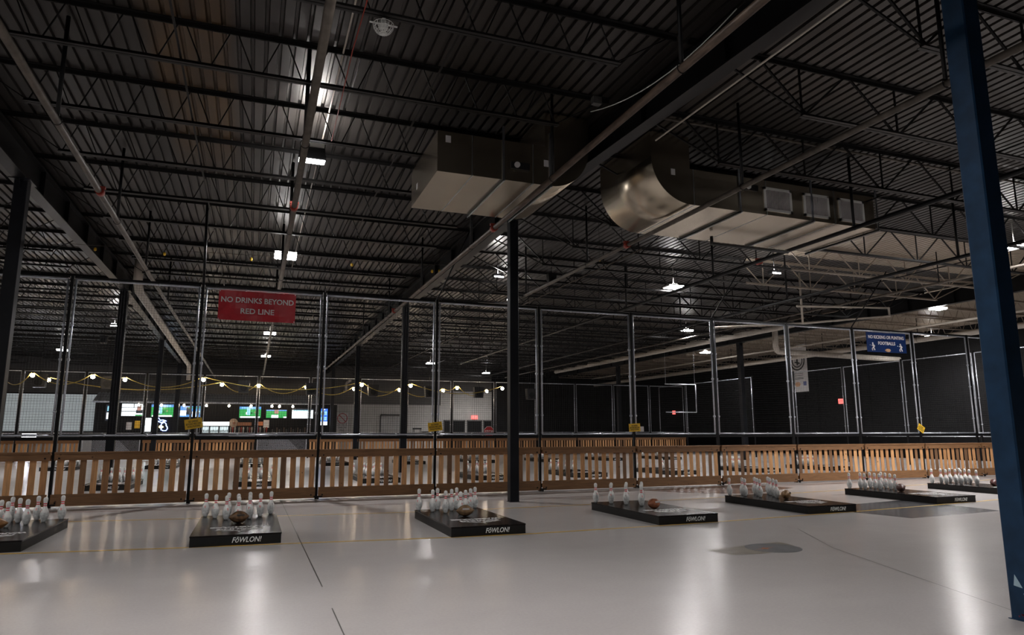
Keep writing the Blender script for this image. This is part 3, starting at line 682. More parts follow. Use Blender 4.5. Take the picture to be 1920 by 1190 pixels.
# rods that stay the posts to the roof
for n, i in enumerate((3, 5, 8, 10)):
    b = MB(); x = PX[i]
    if i == 3: b.rod((x, FY, 4.9), (x-0.05, FY, 6.95), 0.03, 6)
    else: b.rod((x, FY, 4.9), (x+0.6, FY-1.0, 6.6), 0.02, 6)
    tag(b.build('stay_rod', M_black), 'black stay rod from post top to roof, %s from the left' % ORD[n], 'stay rod', 'stay rods above the near netting')

# ------------------------------------------------------------------ pallet fences
def pallet(L, label, group, n=None, seed=0, caps=True):
    rnd = random.Random(seed)
    t = thing('pallet_fence_section', label, 'pallet fence', group=group)
    b = MB(); b.box(0.0, L, -0.09, 0.05, 1.085, 1.13); b.build('cap_rail', M_board, t)
    b = MB(); b.box(0.0, L, -0.075, -0.035, 0.96, 1.085); b.build('top_board', M_board, t)
    b = MB(); b.box(0.0, L, -0.075, -0.035, 0.03, 0.27); b.build('bottom_board', M_board, t)
    b = MB(); b.box(0.0, L, 0.0, 0.035, 0.10, 0.20); b.box(0.0, L, 0.0, 0.035, 0.98, 1.07); b.build('rear_stringer', M_board, t)
    n = n or int(round(L/0.207)); p = L/n
    for i in range(n):
        w_ = rnd.uniform(0.10, 0.125); xx = p*(i+0.5)+rnd.uniform(-0.012, 0.012); yy = rnd.uniform(-0.034, -0.028); tl = rnd.uniform(-0.006, 0.006)
        b = MB()
        nn = len(b.v)
        b.v += [(-w_/2, -0.008, -0.48), (w_/2, -0.008, -0.48), (w_/2, 0.010, -0.48), (-w_/2, 0.010, -0.48), (-w_/2+tl, -0.008, 0.48), (w_/2+tl, -0.008, 0.48), (w_/2+tl, 0.010, 0.48), (-w_/2+tl, 0.010, 0.48)]
        for q in ((0,3,2,1),(4,5,6,7),(0,1,5,4),(1,2,6,5),(2,3,7,6),(3,0,4,7)): b.f.append(tuple(nn+k for k in q)); b.m.append(0); b.sm.append(False)
        b.build('slat', M_slat, t, (xx, yy+0.008, 0.58))
    if caps:
        for xx in (0.09, L-0.09):
            for z in (1.0, 0.10):
                b = MB(); b.lathe([(0.018, -0.012), (0.018, 0)], 10, c=(xx, -0.075, z), axis='y'); b.build('bolt', M_black, t)
        b = MB(); b.box(-0.1, 0.1, -0.085, -0.076, 0.045, 0.075); b.box(-0.02, 0.02, -0.08, -0.03, 0.0, 0.045); b.build('bracket', M_black, t)
    return t
for i, (a, c) in enumerate(zip(PX, PX[1:])):
    p = pallet(c-a-0.07, 'section of the near pallet wood fence, %s from the left' % ORD[i], 'near pallet fence sections', seed=i)
    p.location = (a+0.035, FY-0.04, 0)

# far fence + far netting at Y=44, side netting at X=28.6
FY2 = 44.0
PX2 = [-17.8+3.0*k for k in range(17)]
for i, x in enumerate(PX2):
    post(x, FY2, 4.9, 'black post of the far netting fence, %s from the left' % ORD[i], 'posts of the far netting fence', wd=0.09)
src = None
for i, (a, c) in enumerate(zip(PX2, PX2[1:])):
    l = 'netting panel of the far fence line, %s from the left' % ORD[i]
    if src is None: src = net_panel(c-a, 1.5, 4.85, l, 'far netting panels', 0.075, True, 0.004); src.location = (a, FY2, 0)
    else: dup(src, (a, FY2, 0), label=l)
src = None; k = 0
for i, (a, c) in enumerate(zip(PX2, PX2[1:])):
    if i in (3, 6): continue      # openings with mesh gates
    l = 'section of the far pallet fence, %s from the left' % ORD[k]; k += 1
    if src is None: src = pallet(c-a-0.1, l, 'far pallet fence sections', n=15, seed=91, caps=False); src.location = (a+0.05, FY2-0.1, 0)
    else: dup(src, (a+0.05, FY2-0.1, 0), label=l)
for n, i in enumerate((3, 6)):
    t = thing('mesh_gate', ['wire mesh gate in the far fence, left one under the screens', 'wire mesh gate in the far fence below the round sign'][n], 'gate', (PX2[i]+0.1, FY2, 0))
    b = MB(); L = 2.8
    for p, q in (((0,0,0.1),(L,0,0.1)), ((0,0,1.25),(L,0,1.25)), ((0,0,0.1),(0,0,1.25)), ((L,0,0.1),(L,0,1.25))): b.rod(p, q, 0.025, 8)
    b.build('gate_frame', M_galv, t)
    b = MB()
    for j in range(-14, 35):
        x0_ = j*0.08; pts = []
        for s_ in (1, -1):
            xa, xb = x0_, x0_+s_*1.15; za, zb_ = 0.1, 1.25
            ya = max(0, min(L, xa)); yb = max(0, min(L, xb))
            if xa != xb and not (max(xa, xb) < 0 or min(xa, xb) > L):
                za2 = za + (ya-xa)/(xb-xa)*(zb_-za); zb2 = za + (yb-xa)/(xb-xa)*(zb_-za)
                b.rod((ya, 0, za2), (yb, 0, zb2), 0.006, 3, cap=False)
    b.build('wire_mesh', M_galv, t)
SX = 28.6
SY = [16.9+3.5*k for k in range(9)]
for i, y in enumerate(SY): post(SX, y, 4.9, 'black post of the netting along the black wall, %s from the camera' % ORD[i], 'posts of the side netting', rz=math.pi/2)
src = None
for i, (a, c) in enumerate(zip(SY, SY[1:])):
    if i == 4: continue
    l = 'netting panel along the black wall, %s away from the camera' % ORD[i]
    if src is None: src = net_panel(c-a, 1.3, 4.82, l, 'side netting panels', 0.09, False, 0.0025); src.location = (SX, a, 0); src.rotation_euler = (0, 0, math.pi/2)
    else: dup(src, (SX, a, 0), label=l)
t = thing('practice_frame', 'empty pipe rectangle hung inside the far netting corner', 'pipe frame', (23.4, 36, 0))
b = MB()
for p, q in (((0,0,2.7),(2.2,0,2.7)), ((2.2,0,2.7),(2.2,0,4.4)), ((0,0,4.4),(2.2,0,4.4))): b.rod(p, q, 0.03, 8)
for xx in (0.05, 2.15): b.rod((xx, 0, 4.4), (xx, 0, ZC), 0.006, 5)
b.build('pipe_frame', M_galv, t)

# ------------------------------------------------------------------ pins, balls, platforms
def pin_mesh(mark):
    prof = [(0.026,0),(0.036,0.019),(0.0497,0.057),(0.0573,0.086),(0.0605,0.114),(0.0579,0.149),(0.0536,0.172),(0.0470,0.184),(0.0312,0.220),(0.0240,0.244),(0.0229,0.258),
            (0.0229,0.266),(0.0235,0.274),(0.0254,0.289),(0.0283,0.308),(0.0312,0.325),(0.0323,0.343),(0.0305,0.358),(0.0250,0.370),(0.015,0.378),(0.004,0.381)]
    mi = []
    for (r, z), (r2, z2) in zip(prof, prof[1:]):
        if z2 <= 0.150: mi.append(1)
        elif 0.2439 <= z < 0.257 or 0.2739 <= z < 0.2889: mi.append(2)
        else: mi.append(0)
    b = MB(); b.lathe(prof, 20, mi)
    if mark:
        # pale red crown mark and dark lettering stripe printed on the belly front
        for an0, wdt, z0, z1, mm in ((-1.75, 0.42, 0.160, 0.195, 3), (-1.2, 0.3, 0.178, 0.183, 4)) if mark == 1 else ((-1.5, 0.5, 0.150, 0.185, 3),) if mark == 2 else ((-1.5, 0.5, 0.168, 0.174, 4), (-1.5, 0.4, 0.180, 0.184, 4)):
            K = 5
            for i in range(K):
                for z_a, z_b in ((z0, (z0+z1)/2), ((z0+z1)/2, z1)):
                    def rad(z):
                        for (ra, za), (rb, zb) in zip(prof, prof[1:]):
                            if za <= z <= zb: return ra+(rb-ra)*(z-za)/(zb-za)+0.0008
                    sh = 1.0 if z_b > z0+0.02 else 0.7
                    a0 = an0-wdt*sh/2+wdt*sh*i/K; a1 = a0+wdt*sh/K
                    if mm == 3 and (i+int(z_a*100)) % 4 == 3: continue
                    b.quad([(rad(z_a)*math.cos(a0), rad(z_a)*math.sin(a0), z_a), (rad(z_a)*math.cos(a1), rad(z_a)*math.sin(a1), z_a), (rad(z_b)*math.cos(a1), rad(z_b)*math.sin(a1), z_b), (rad(z_b)*math.cos(a0), rad(z_b)*math.sin(a0), z_b)], mm)
    return b.data('bowling_pin', [M_pin, M_pinlow, M_pinred, M_pinpink, M_dark])
PINM = [pin_mesh(1), pin_mesh(2), pin_mesh(3), pin_mesh(2)]
HP = 0.145
def ball_mesh():
    b = MB(); prof = []
    for i in range(17):
        q = -1+2*i/16; prof.append((max(0.003, 0.094*(1-abs(q)**1.85)**0.95), 0.155*q))
    b.lathe(prof, 20, axis='x'); return b
def football(x, y, z, rz, label, col, dark=0.5, stripes=False):
    mt = mat('leather_%d' % int(col[0]*1000), col, 0.45, var=dark, scale=14, bump=0.1)
    t = thing('football', label, 'football', (x, y, z), rz)
    o = ball_mesh().build('leather_body', mt, t); o.rotation_euler = (0.5, 0, 0)
    b = MB()
    b.box(-0.055, 0.055, -0.003, 0.003, 0.092, 0.097)
    for i in range(8): xx = -0.05+0.1*i/7; b.box(xx-0.003, xx+0.003, -0.016, 0.016, 0.093, 0.098)
    l = b.build('laces', M_paper if not stripes else M_dark, t); l.rotation_euler = (1.2, 0, 0)
    b = MB()
    for k in range(4):
        an = k*math.pi/2+0.3
        pts = []
        for i in range(13):
            q = -0.97+1.94*i/12; r = 0.094*(1-abs(q)**1.85)**0.95+0.0006
            pts.append((0.155*q, r*math.cos(an), r*math.sin(an)))
        b.tube(pts, 0.0015, 4)
    b.build('seam', M_dark, t)
    return t
def platform(xc, yf, name_words, group, L=2.44, W=1.17, rz=0.0, text=True, flip=False):
    t = thing('lane_platform', name_words, 'platform', (xc, yf, 0), rz, group=group)
    b = MB(); b.box(-W/2, W/2, 0, L, 0, HP-0.02); b.build('base_frame', M_plats, t)
    b = MB(); b.box(-W/2-0.004, W/2+0.004, -0.004, L+0.004, HP-0.02, HP); b.build('top_board', M_plat, t)
    if text:
        text_part('front_lettering', 'F\u014dWLON!', 0.098, M_letter, t, upright(0.13, -0.003, 0.068), bold=0.0012, shear=0.25, ext=0.002, width=0.38)
        R180 = Matrix.Rotation(math.pi, 4, 'Z')
        text_part('top_lettering', 'WAREHOUSE', 0.15, M_letter2, t, Matrix.Translation((0.03, 0.80, HP+0.001)) @ R180, bold=0.008, ext=0.0015, width=0.82)
        text_part('top_lettering', 'FOWLING', 0.15, M_letter2, t, Matrix.Translation((0.03, 0.60, HP+0.001)) @ R180, bold=0.008, ext=0.0015, width=0.62)
        b = MB()
        for s_ in (-1, 1):
            for q in range(3):
                y0 = 0.46-q*0.045; b.quad([(0.03+s_*0.02, y0, HP+0.002), (0.03+s_*(0.34-q*0.09), y0+0.03, HP+0.002), (0.03+s_*(0.30-q*0.09), y0, HP+0.002), (0.03+s_*0.02, y0-0.028, HP+0.002)])
        b.quad([(0.0, 0.36, HP+0.0022), (0.03, 0.27, HP+0.0022), (0.06, 0.36, HP+0.0022)])
        b.build('wing_emblem', M_letter2, t)
    return t
def rack_pins(xc, yback, z, sgn, who, group, rz=0.0, mirror=False, jit=0.012, missing=()):
    """triangle of ten pins, four at the back, one toward the camera (sgn=-1)"""
    k = 0
    words = {4: ['back row, leftmost', 'back row, second from left', 'back row, third from left', 'back row, rightmost'], 3: ['second row, left', 'second row, middle', 'second row, right'],
             2: ['third row, left', 'third row, right'], 1: ['front tip']}
    for row, n in enumerate((4, 3, 2, 1)):
        for i in range(n):
            if (row, i) in missing: continue
            x = xc+(i-(n-1)/2)*0.345+random.uniform(-jit, jit); y = yback+sgn*row*0.285+random.uniform(-jit, jit)
            o = bpy.data.objects.new('bowling_pin', PINM[random.randrange(4)]); C.objects.link(o)
            o.location = (x, y, z); o.rotation_euler = (0, 0, random.uniform(-0.9, 0.9))
            if who is None: tag(o, group[1], 'bowling pin', group[0])
            else: tag(o, 'bowling pin, %s, %s' % (words[n][i], who), 'bowling pin', group)
# near row
NEAR = [(-3.32, 'first platform at the left edge'), (-0.125, 'second platform left of the red sign'), (3.40, 'platform left of the middle column'), (6.97, 'platform right of the middle column'),
        (10.39, 'platform beside the dark floor square'), (14.27, 'last full platform before the blue column'), (17.75, 'platform partly behind the blue column')]
PLAB = ['black lane platform cut by the left edge of the photo', 'black lane platform facing the camera, second from left', 'black lane platform just left of the middle column', 'black lane platform just right of the middle column',
        'black lane platform in front of the brown floor stain', 'black lane platform behind the dark floor square', 'black lane platform farthest right, partly hidden by blue column']
for k, (xc, nm) in enumerate(NEAR):
    yf = fy(xc); platform(xc, yf, PLAB[k], 'near row of lane platforms')
    rack_pins(xc+(-0.02 if k else 0), yf+2.33, HP, -1, nm, 'pins on the ' + nm)
balls = [(-3.38, 12.13, 0.25, 'large plain brown football on the leftmost platform', (0.30, 0.14, 0.05), 0.2, False), (-0.12, 11.72, 0.3, 'worn brown football with dark patches before the pins, second platform', (0.16, 0.085, 0.04), 0.7, True),
         (3.38, 11.28, -0.15, 'tan brown football in front of the pins, left of middle column', (0.25, 0.15, 0.075), 0.4, False), (6.9, 11.12, 0.25, 'reddish brown football right of the middle column', (0.33, 0.11, 0.05), 0.35, False),
         (10.42, 11.7, 0.7, 'striped tan football on the platform by the dark square', (0.34, 0.19, 0.08), 0.6, True), (14.1, 12.1, 0.9, 'dull maroon brown football on the sixth platform', (0.13, 0.065, 0.055), 0.4, False),
         (17.65, 12.4, 0.4, 'dark maroon football against the blue column edge', (0.10, 0.03, 0.025), 0.5, False)]
for x, y, rz, l, c_, dk, st_ in balls:
    o = football(x, y, HP+0.094, rz, l, c_, dk, st_)
# rows beyond the fence
BX = [-7.4, -3.6, 0.15, 3.75, 7.35, 10.9, 14.6, 18.3, 21.9]
for k, x in enumerate(BX):
    platform(x, 21.4, 'lane platform just behind the near pallet fence, %s from the left' % ORD[k], 'lane platforms behind the near fence')
    rack_pins(x, 21.4+2.33, HP, -1, None, ('pins on the %s platform behind the fence' % ORD[k], 'bowling pin on the %s platform behind the near fence' % ORD[k]))
for k, x in enumerate(BX):
    platform(x, 33.2, 'lane platform farther back behind the fence, %s from the left' % ORD[k], 'lane platforms farther back')
    rack_pins(x, 33.2+2.33, HP, -1, None, ('pins on the %s far platform' % ORD[k], 'bowling pin on the %s far platform, second row behind fence' % ORD[k]))

# ------------------------------------------------------------------ signs
t = thing('banner_sign', 'red vinyl banner in white letters about drinks on the netting', 'sign', (-0.05, FY-0.06, 4.435))
b = MB(); W2, H2 = 0.85, 0.345; n = 14
for i in range(n):
    for j in range(5):
        def P(a, c_):
            x = -W2+2*W2*a/n; z = -H2+2*H2*c_/5; return (x, 0.012*math.sin(a*0.9+c_)-0.01*math.cos(a*0.5), z + 0.015*x/W2*-0.2)
        b.quad([P(i, j), P(i+1, j), P(i+1, j+1), P(i, j+1)])
for v in list(b.v)[:]: pass
o = b.build('vinyl', M_signred, t); md = o.modifiers.new('thick', 'SOLIDIFY'); md.thickness = 0.004
text_part('lettering', 'NO DRINKS BEYOND', 0.175, M_signtext, t, upright(0, -0.03, 0.125), bold=0.0035, ext=0.001, width=1.60)
text_part('lettering', 'RED LINE', 0.175, M_signtext, t, upright(0, -0.03, -0.13), bold=0.0035, ext=0.001, width=0.74)
b = MB()
for x in (-0.83, 0.83):
    for z in (-0.325, 0.325): b.lathe([(0.012, -0.004), (0.012, 0.004)], 8, c=(x, -0.028, z), axis='y')
b.build('grommet', M_galv, t)

t = thing('banner_sign', 'blue banner on the right netting with two running players', 'sign', (19.7, FY-0.06, 4.445), -0.02)
b = MB(); b.box(-0.86, 0.86, -0.003, 0.003, -0.33, 0.33); b.build('vinyl', M_signblue, t)
text_part('lettering', 'NO KICKING OR PUNTING', 0.15, M_signtext, t, upright(0, -0.008, 0.17), bold=0.003, ext=0.001, width=1.55)
text_part('lettering', 'FOOTBALLS', 0.15, M_signtext, t, upright(0.0, -0.008, -0.03), bold=0.003, ext=0.001, width=0.74)
for s_ in (-1, 1):
    b = MB(); X0 = s_*0.6; 
    def L_(p, q, r=0.018): b.rod((X0+p[0], -0.008, -0.14+p[1]), (X0+q[0], -0.008, -0.14+q[1]), r, 5)
    L_((0, 0.06), (0.02, -0.03), 0.03); L_((0.01, 0.05), (0.07, 0.0)); L_((0, 0.06), (-0.06, 0.02)); L_((0.02, -0.03), (0.06, -0.13)); L_((0.01, -0.03), (-0.05, -0.08)); L_((-0.05, -0.08), (-0.03, -0.14))
    b.lathe([(0.028, -0.006), (0.028, 0.006)], 10, c=(X0-0.005, -0.008, -0.04), axis='y')
    b.lathe([(0.014, -0.004), (0.014, 0.004)], 8, c=(X0-0.12, -0.008, -0.10), axis='y')
    b.build('player_figure', M_signtext, t)
b = MB(); b.lathe([(0.001, -0.13), (0.05, -0.07), (0.06, 0), (0.05, 0.07), (0.001, 0.13)], 10, c=(0.03, -0.004, -0.26), axis='x')
b.build('club_emblem', mat('emblem_tan', (0.6, 0.35, 0.2), 0.5), t)

for n, (x, z, ti, nm) in enumerate(((-1.24, 1.72, -0.16, 'left of the red banner, over the second platform'), (4.28, 1.66, -0.12, 'left of the middle column'), (9.99, 1.64, -0.05, 'right of the middle column'), (20.93, 1.62, 0.55, 'steeply tilted near the blue column'))):
    t = thing('warning_card', 'yellow warning card wired to a post, ' + nm, 'sign', (x, FY-0.036, z), group='yellow cards on the netting posts'); t.rotation_euler = (0, -ti*-1, 0)
    wd = 0.36 if n < 3 else 0.30
    b = MB(); b.box(-wd/2, wd/2, -0.002, 0.002, -0.11, 0.11); b.build('card', M_signyel, t)
    text_part('lettering', 'NO DRINKS\nBEYOND RED LINE\nWHILE PLAYING', 0.058, M_dark, t, upright(0, -0.004, -0.005), bold=0.001, ext=0.0006, width=wd*0.85, spacing=0.95)
b = MB(); b.box(10.16, 10.30, FY-0.01, FY-0.004, 1.53, 1.67); t = b.build('notice_card', M_paper); tag(t, 'small white notice beside the yellow card right of middle column', 'notice')

t = thing('wall_banner', 'tall white banner with a round emblem on the black wall', 'banner', (32.0, 34.1, 5.4))
b = MB(); b.box(-0.004, 0.004, -0.75, 0.75, -1.43, 1.5); b.build('cloth', M_paper, t)
b = MB(); b.rod((0, -0.74, 1.5), (0, -0.74, 1.75), 0.006, 5); b.rod((0, 0.74, 1.5), (0, 0.74, 1.75), 0.006, 5); b.rod((0, -0.76, 1.5), (0, 0.76, 1.5), 0.02, 6); b.build('hanging_rod', M_galv, t)
b = MB()
def ring(y, z, r, tw): b.tube([(-0.012, y+r*math.cos(2*math.pi*i/24), z+r*math.sin(2*math.pi*i/24)) for i in range(25)], tw, 5)
ring(0.05, 0.55, 0.6, 0.04); ring(0.05, 0.55, 0.42, 0.03)
b.rod((-0.012, 0.05, 0.25), (-0.012, 0.05, 0.85), 0.05, 6); b.rod((-0.012, -0.2, 0.7), (-0.012, 0.3, 0.7), 0.04, 6); b.rod((-0.012, -0.15, 0.35), (-0.012, 0.25, 0.45), 0.04, 6)
b.build('round_emblem', M_dark, t)
b = MB()
for z in (-0.28, -0.40, -0.55, -0.62): b.box(-0.008, -0.004, -0.45+0.1*abs(z), 0.45-0.05*abs(z), z-0.015, z+0.015)
b.build('printed_lines', M_wallg, t)
b = MB(); b.lathe([(0.001, -0.3), (0.14, -0.15), (0.15, 0.1), (0.001, 0.3)], 10, c=(0.0, 0.15, -0.95), axis='y'); b.build('tan_emblem', MATS['emblem_tan'], t).scale = (0.1, 1, 1)
b = MB(); b.box(-0.01, -0.004, -0.6, -0.35, -1.05, -0.8); b.build('shield_emblem', mat('shield_blue', (0.12, 0.14, 0.3), 0.5), t)
M_exit = mat('exit_red', (0.6, 0.03, 0.03), 0.5, emit=(1.0, 0.16, 0.14), es=1.1)
for n, (x, y, z, rz, nm) in enumerate(((XR-0.06, 53.4, 3.24, -math.pi/2, 'on the far black wall, left one'), (XR-0.06, 34.35, 3.45, -math.pi/2, 'on the black wall below the white banner'), (18.75, YF-0.095, 2.85, 0, 'above the black doors in the white wall'))):
    t = thing('exit_sign', 'small red exit sign ' + nm, 'exit sign', (x, y, z), rz)
    sw = 0.2 if n < 2 else 0.3
    b = MB(); b.box(-sw, sw, -0.03, 0.03, -0.16, 0.16); b.build('case', M_exit, t)
    text_part('lettering', 'EXIT', 0.2, M_white, t, upright(0, -0.034, 0), bold=0.006, ext=0.001, width=sw*1.5)
t = thing('stop_sign', 'red octagonal stop sign left of the middle column', 'sign', (16.1, 47.9, 1.55))
b = MB(); b.prism([(0.42*math.cos(math.pi/8+i*math.pi/4), 0.42*math.sin(math.pi/8+i*math.pi/4)) for i in range(8)], 0.0, 0.01); b.build('rim', M_signtext, t)
b = MB(); b.prism([(0.385*math.cos(math.pi/8+i*math.pi/4), 0.385*math.sin(math.pi/8+i*math.pi/4)) for i in range(8)], -0.01, 0.0); b.build('face', M_signred, t)
text_part('lettering', 'STOP', 0.28, M_signtext, t, upright(0, -0.014, 0), bold=0.006, ext=0.001, width=0.6)
b = MB(); b.rod((0, 0.04, -1.55), (0, 0.04, 0.4), 0.03, 8); b.build('pole', M_galv, t)

# ------------------------------------------------------------------ far wall: bar, screens
YW = 59.4
def wx(px_): return px_      # already in metres
def onwall(name, label, cat, x0, x1, z0, z1, mt, y=YW, d=0.06, group=None):
    t = thing(name, label, cat, ((x0+x1)/2, y, (z0+z1)/2), group=group)
    b = MB(); b.box(-(x1-x0)/2, (x1-x0)/2, -d/2, d/2, -(z1-z0)/2, (z1-z0)/2); b.build('body', mt, t); return t
K = 60.0/62.0
M_proj = mat('projection_image', (0.6, 0.62, 0.63), 0.8, emit=(0.62, 0.70, 0.72), es=0.16, var=0.15, scale=0.8, stretch=(0.3, 1, 2))
for n, (x0, x1, nm) in enumerate(((-17.5*K, -14.2*K, 'left of the pair'), (-13.9*K, -11.35*K, 'right of the pair'))):
    t = thing('projection_screen', 'pale projection screen on the far wall, ' + nm, 'screen', ((x0+x1)/2, YF-0.055, 3.02), group='projection screens')
    w_ = (x1-x0)/2; h_ = 1.36
    b = MB(); b.box(-w_, w_, -0.01, 0.01, -h_, h_); b.build('cloth', M_proj, t)
    b = MB(); b.box(-w_-0.08, w_+0.08, -0.03, 0.02, h_, h_+0.1); b.box(-w_-0.08, w_+0.08, -0.03, 0.02, -h_-0.1, -h_); b.box(-w_-0.08, -w_, -0.03, 0.02, -h_, h_); b.box(w_, w_+0.08, -0.03, 0.02, -h_, h_); b.build('frame', M_black, t)
b = MB(); b.box(-10.75, 6.3, 57.33, 58.0, 0.0, 3.72); tag(b.build('bar_back_wall', M_wallb), 'black back wall behind the bar under the canopy', 'partition')
t = thing('bar_canopy', 'corrugated metal canopy over the bar', 'canopy', (0, 0, 0))
b = MB(); x = -10.75
while x < 4.8: b.quad([(x, 56.2, 3.72), (x+0.1, 56.2, 3.80), (x+0.1, 58.0, 4.50), (x, 58.0, 4.43)]); b.quad([(x+0.1, 56.2, 3.80), (x+0.2, 56.2, 3.72), (x+0.2, 58.0, 4.43), (x+0.1, 58.0, 4.50)]); x += 0.2
b.build('corrugated_sheet', mat('canopy_steel', (0.7, 0.72, 0.76), 0.4, 0.3), t)
b = MB(); b.box(-10.75, 4.8, 56.15, 56.2, 3.66, 3.76); b.build('edge_rail', M_galv, t)
CB = [(265-0), 307, 349, 391, 433, 474, 513, 527, 552]
def xw(p, Y): # metres along X for a photo column at depth Y near the horizon (flat measure noted while planning)
    a = (p-960)/FPX; return Y*(math.sin(YAW)+a*math.cos(YAW))/(math.cos(YAW)-a*math.sin(YAW))
for n, p in enumerate(CB):
    t = thing('canopy_bulb', 'small warm bulb under the bar canopy, %s from the left' % ORD[n], 'bulb', (xw(p, 56.15), 56.175, 3.51), group='bulbs under the bar canopy')
    b = MB(); b.lathe([(0.02, -0.09), (0.08, -0.05), (0.08, 0.04), (0.03, 0.09)], 10); b.build('globe', M_bulb, t)
    b = MB(); b.rod((0, 0, 0.09), (0, 0, 0.155), 0.02, 6); b.build('socket', M_plast, t)
def em(name, c_, s_=1.0): return mat(name, (0.02, 0.02, 0.02), 0.3, emit=c_, es=s_)
E_w = em('screen_white', (0.85, 0.95, 1.0), 1.3); E_g = em('screen_green', (0.02, 0.28, 0.06), 0.9); E_b = em('screen_blue', (0.08, 0.25, 0.6), 0.9)
E_d = em('screen_dark', (0.02, 0.03, 0.05), 0.4); E_c = em('screen_cyan', (0.3, 0.65, 0.8), 0.8); E_s = em('screen_skin', (0.5, 0.25, 0.2), 0.6); E_mb = em('menu_blue', (0.04, 0.16, 0.75), 1.0)
def tv(p0, p1, z0, z1, label, cells, group='screens above the bar'):
    Y = 57.24; x0, x1 = xw(p0, Y), xw(p1, Y)
    t = thing('television', label, 'television', ((x0+x1)/2, Y, (z0+z1)/2), group=group); w_, h_ = (x1-x0)/2, (z1-z0)/2
    b = MB(); b.box(-w_-0.03, w_+0.03, 0.0, 0.09, -h_-0.03, h_+0.03); b.build('case', M_plast, t)
    b = MB(); mats = [E_w, E_g, E_b, E_d, E_c, E_s, E_mb]; b.box(-w_, w_, -0.01, 0.0, -h_, h_, cells[0])
    for (m_, a0, a1, c0, c1) in cells[1]: b.box(-w_+2*w_*a0, -w_+2*w_*a1, -0.012-0.001*random.random(), -0.01, -h_+2*h_*c0, -h_+2*h_*c1, m_)
    b.build('picture', mats, t); return t
def ztv(y): return HC + (812.5-y)*57.5/FPX*1.0/ math.cos(YAW)*0.985
field = (1, [(2, 0, 1, .78, 1), (4, .1, .9, .84, .93), (4, .35, .5, .25, .85), (0, .05, .95, 0, .13), (3, .55, .6, .35, .5), (0, .3, .38, .3, .5), (5, .7, .74, .4, .55)])
tv(205, 213, 3.0-0.6, 3.55, 'narrow dark menu screen at the left end of the bar wall', (3, [(0, .2, .8, .1, .5), (4, .3, .7, .6, .9)]))
tv(234, 277, 2.75, 3.62, 'television showing a person in black against white bars', (0, [(3, 0, 1, .66, .7), (3, 0, 1, .36, .42), (3, .62, .95, 0.22, .5), (5, .66, .84, .45, .75), (3, .66, .84, .75, .95), (1, .6, .9, 0, .1), (3, .5, .53, .7, 1)]))
tv(289, 330, 2.7, 3.6, 'television with a green field, left of the neon outline', field)
tv(343, 380, 2.7, 3.5, 'television partly behind a netting post, players in blue', (2, [(0, 0, .3, .1, .6), (3, .3, .5, .2, .9), (0, .6, .8, .0, .5), (4, .8, 1, .3, .6), (1, .4, 1, .8, .9)]))
tv(453, 493, 2.65, 3.5, 'television with a green field above the round sign', field)
tv(503, 541, 2.66, 3.28, 'television with a green field right of the round sign', (1, [(2, 0, 1, .85, 1), (5, .4, .6, .5, 1), (0, .25, .6, 0, .35), (0, .85, 1, 0, .15)]))
tv(551, 590, 2.62, 3.4, 'television showing a white ice rink', (0, [(3, 0, 1, .85, 1), (4, .05, .9, .76, .9), (3, .45, .47, .3, .36), (3, .3, .32, .5, .56), (3, .65, .67, .45, .52)]))
tv(602, 617, 2.1, 3.4, 'tall blue menu board at the right end of the bar', (6, [(0, 0, 1, 0, .22), (4, .15, .4, .3, .5), (4, .6, .9, .3, .5), (4, .15, .4, .62, .85), (4, .6, .9, .62, .85), (0, .3, .7, .93, .98)]))
# lit panel, neon outline, cooler, signs and bottles on the bar wall
Yb = 57.3
def bb(name, label, cat, p0, p1, z0, z1, mt, group=None): 
    x0, x1 = xw(p0, Yb), xw(p1, Yb); b = MB(); b.box(x0, x1, Yb-0.04, Yb+0.04, z0, z1); return tag(b.build(name, mt), label, cat, group)
bb('light_box', 'glowing white light box between two netting posts', 'light box', 279.5, 290.5, 1.62, 2.6, em('light_box_white', (0.8, 0.95, 1), 2.2))
t = thing('neon_outline', 'blue neon outline in two pieces with a yellow glow', 'neon sign', (0, 0, 0))
def zz(y): return HC + (812.0-y)*Yb/(FPX*0.985)
def npt(px_, py_): return (xw(px_, Yb), Yb-0.05, zz(py_))
s = 240/1904.0
up = [(950,480),(985,460),(1010,490),(1050,485),(1085,495),(1100,500),(1060,505),(1030,520),(1000,510),(975,500),(950,480)]
lo = [(1040,525),(1075,515),(1100,535),(1105,560),(1120,575),(1125,600),(1105,622),(1060,622),(1030,610),(1040,590),(1020,570),(1030,545),(1040,525)]
E_nb = em('neon_blue', (0.25, 0.4, 1.0), 5.0); E_ny = em('neon_yellow', (1, 0.85, 0.35), 3.0)
for pts in (up, lo):
    b = MB(); b.tube([npt(180+a*s, 730+c_*s) for a, c_ in pts], 0.035, 6); b.build('neon_tube', E_nb, t)
b = MB(); b.tube([npt(180+a*s, 730+c_*s) for a, c_ in ((1000, 570), (1030, 560), (1060, 575), (1030, 590), (1000, 575))], 0.05, 6); b.build('yellow_tube', E_ny, t)
t = thing('drinks_cooler', 'white lit drinks cooler behind the bar', 'cooler', (0, 0, 0))
x0, x1 = xw(382, Yb), xw(436, Yb)
b = MB(); b.box(x0, x1, Yb-0.1, Yb+0.02, 0.0, 2.35); b.build('cabinet', M_plast, t)
b = MB(); b.box(x0, x1, Yb-0.14, Yb-0.1, 2.05, 2.33); b.build('lit_header', em('cooler_white', (0.9, 1, 1), 2.0), t)
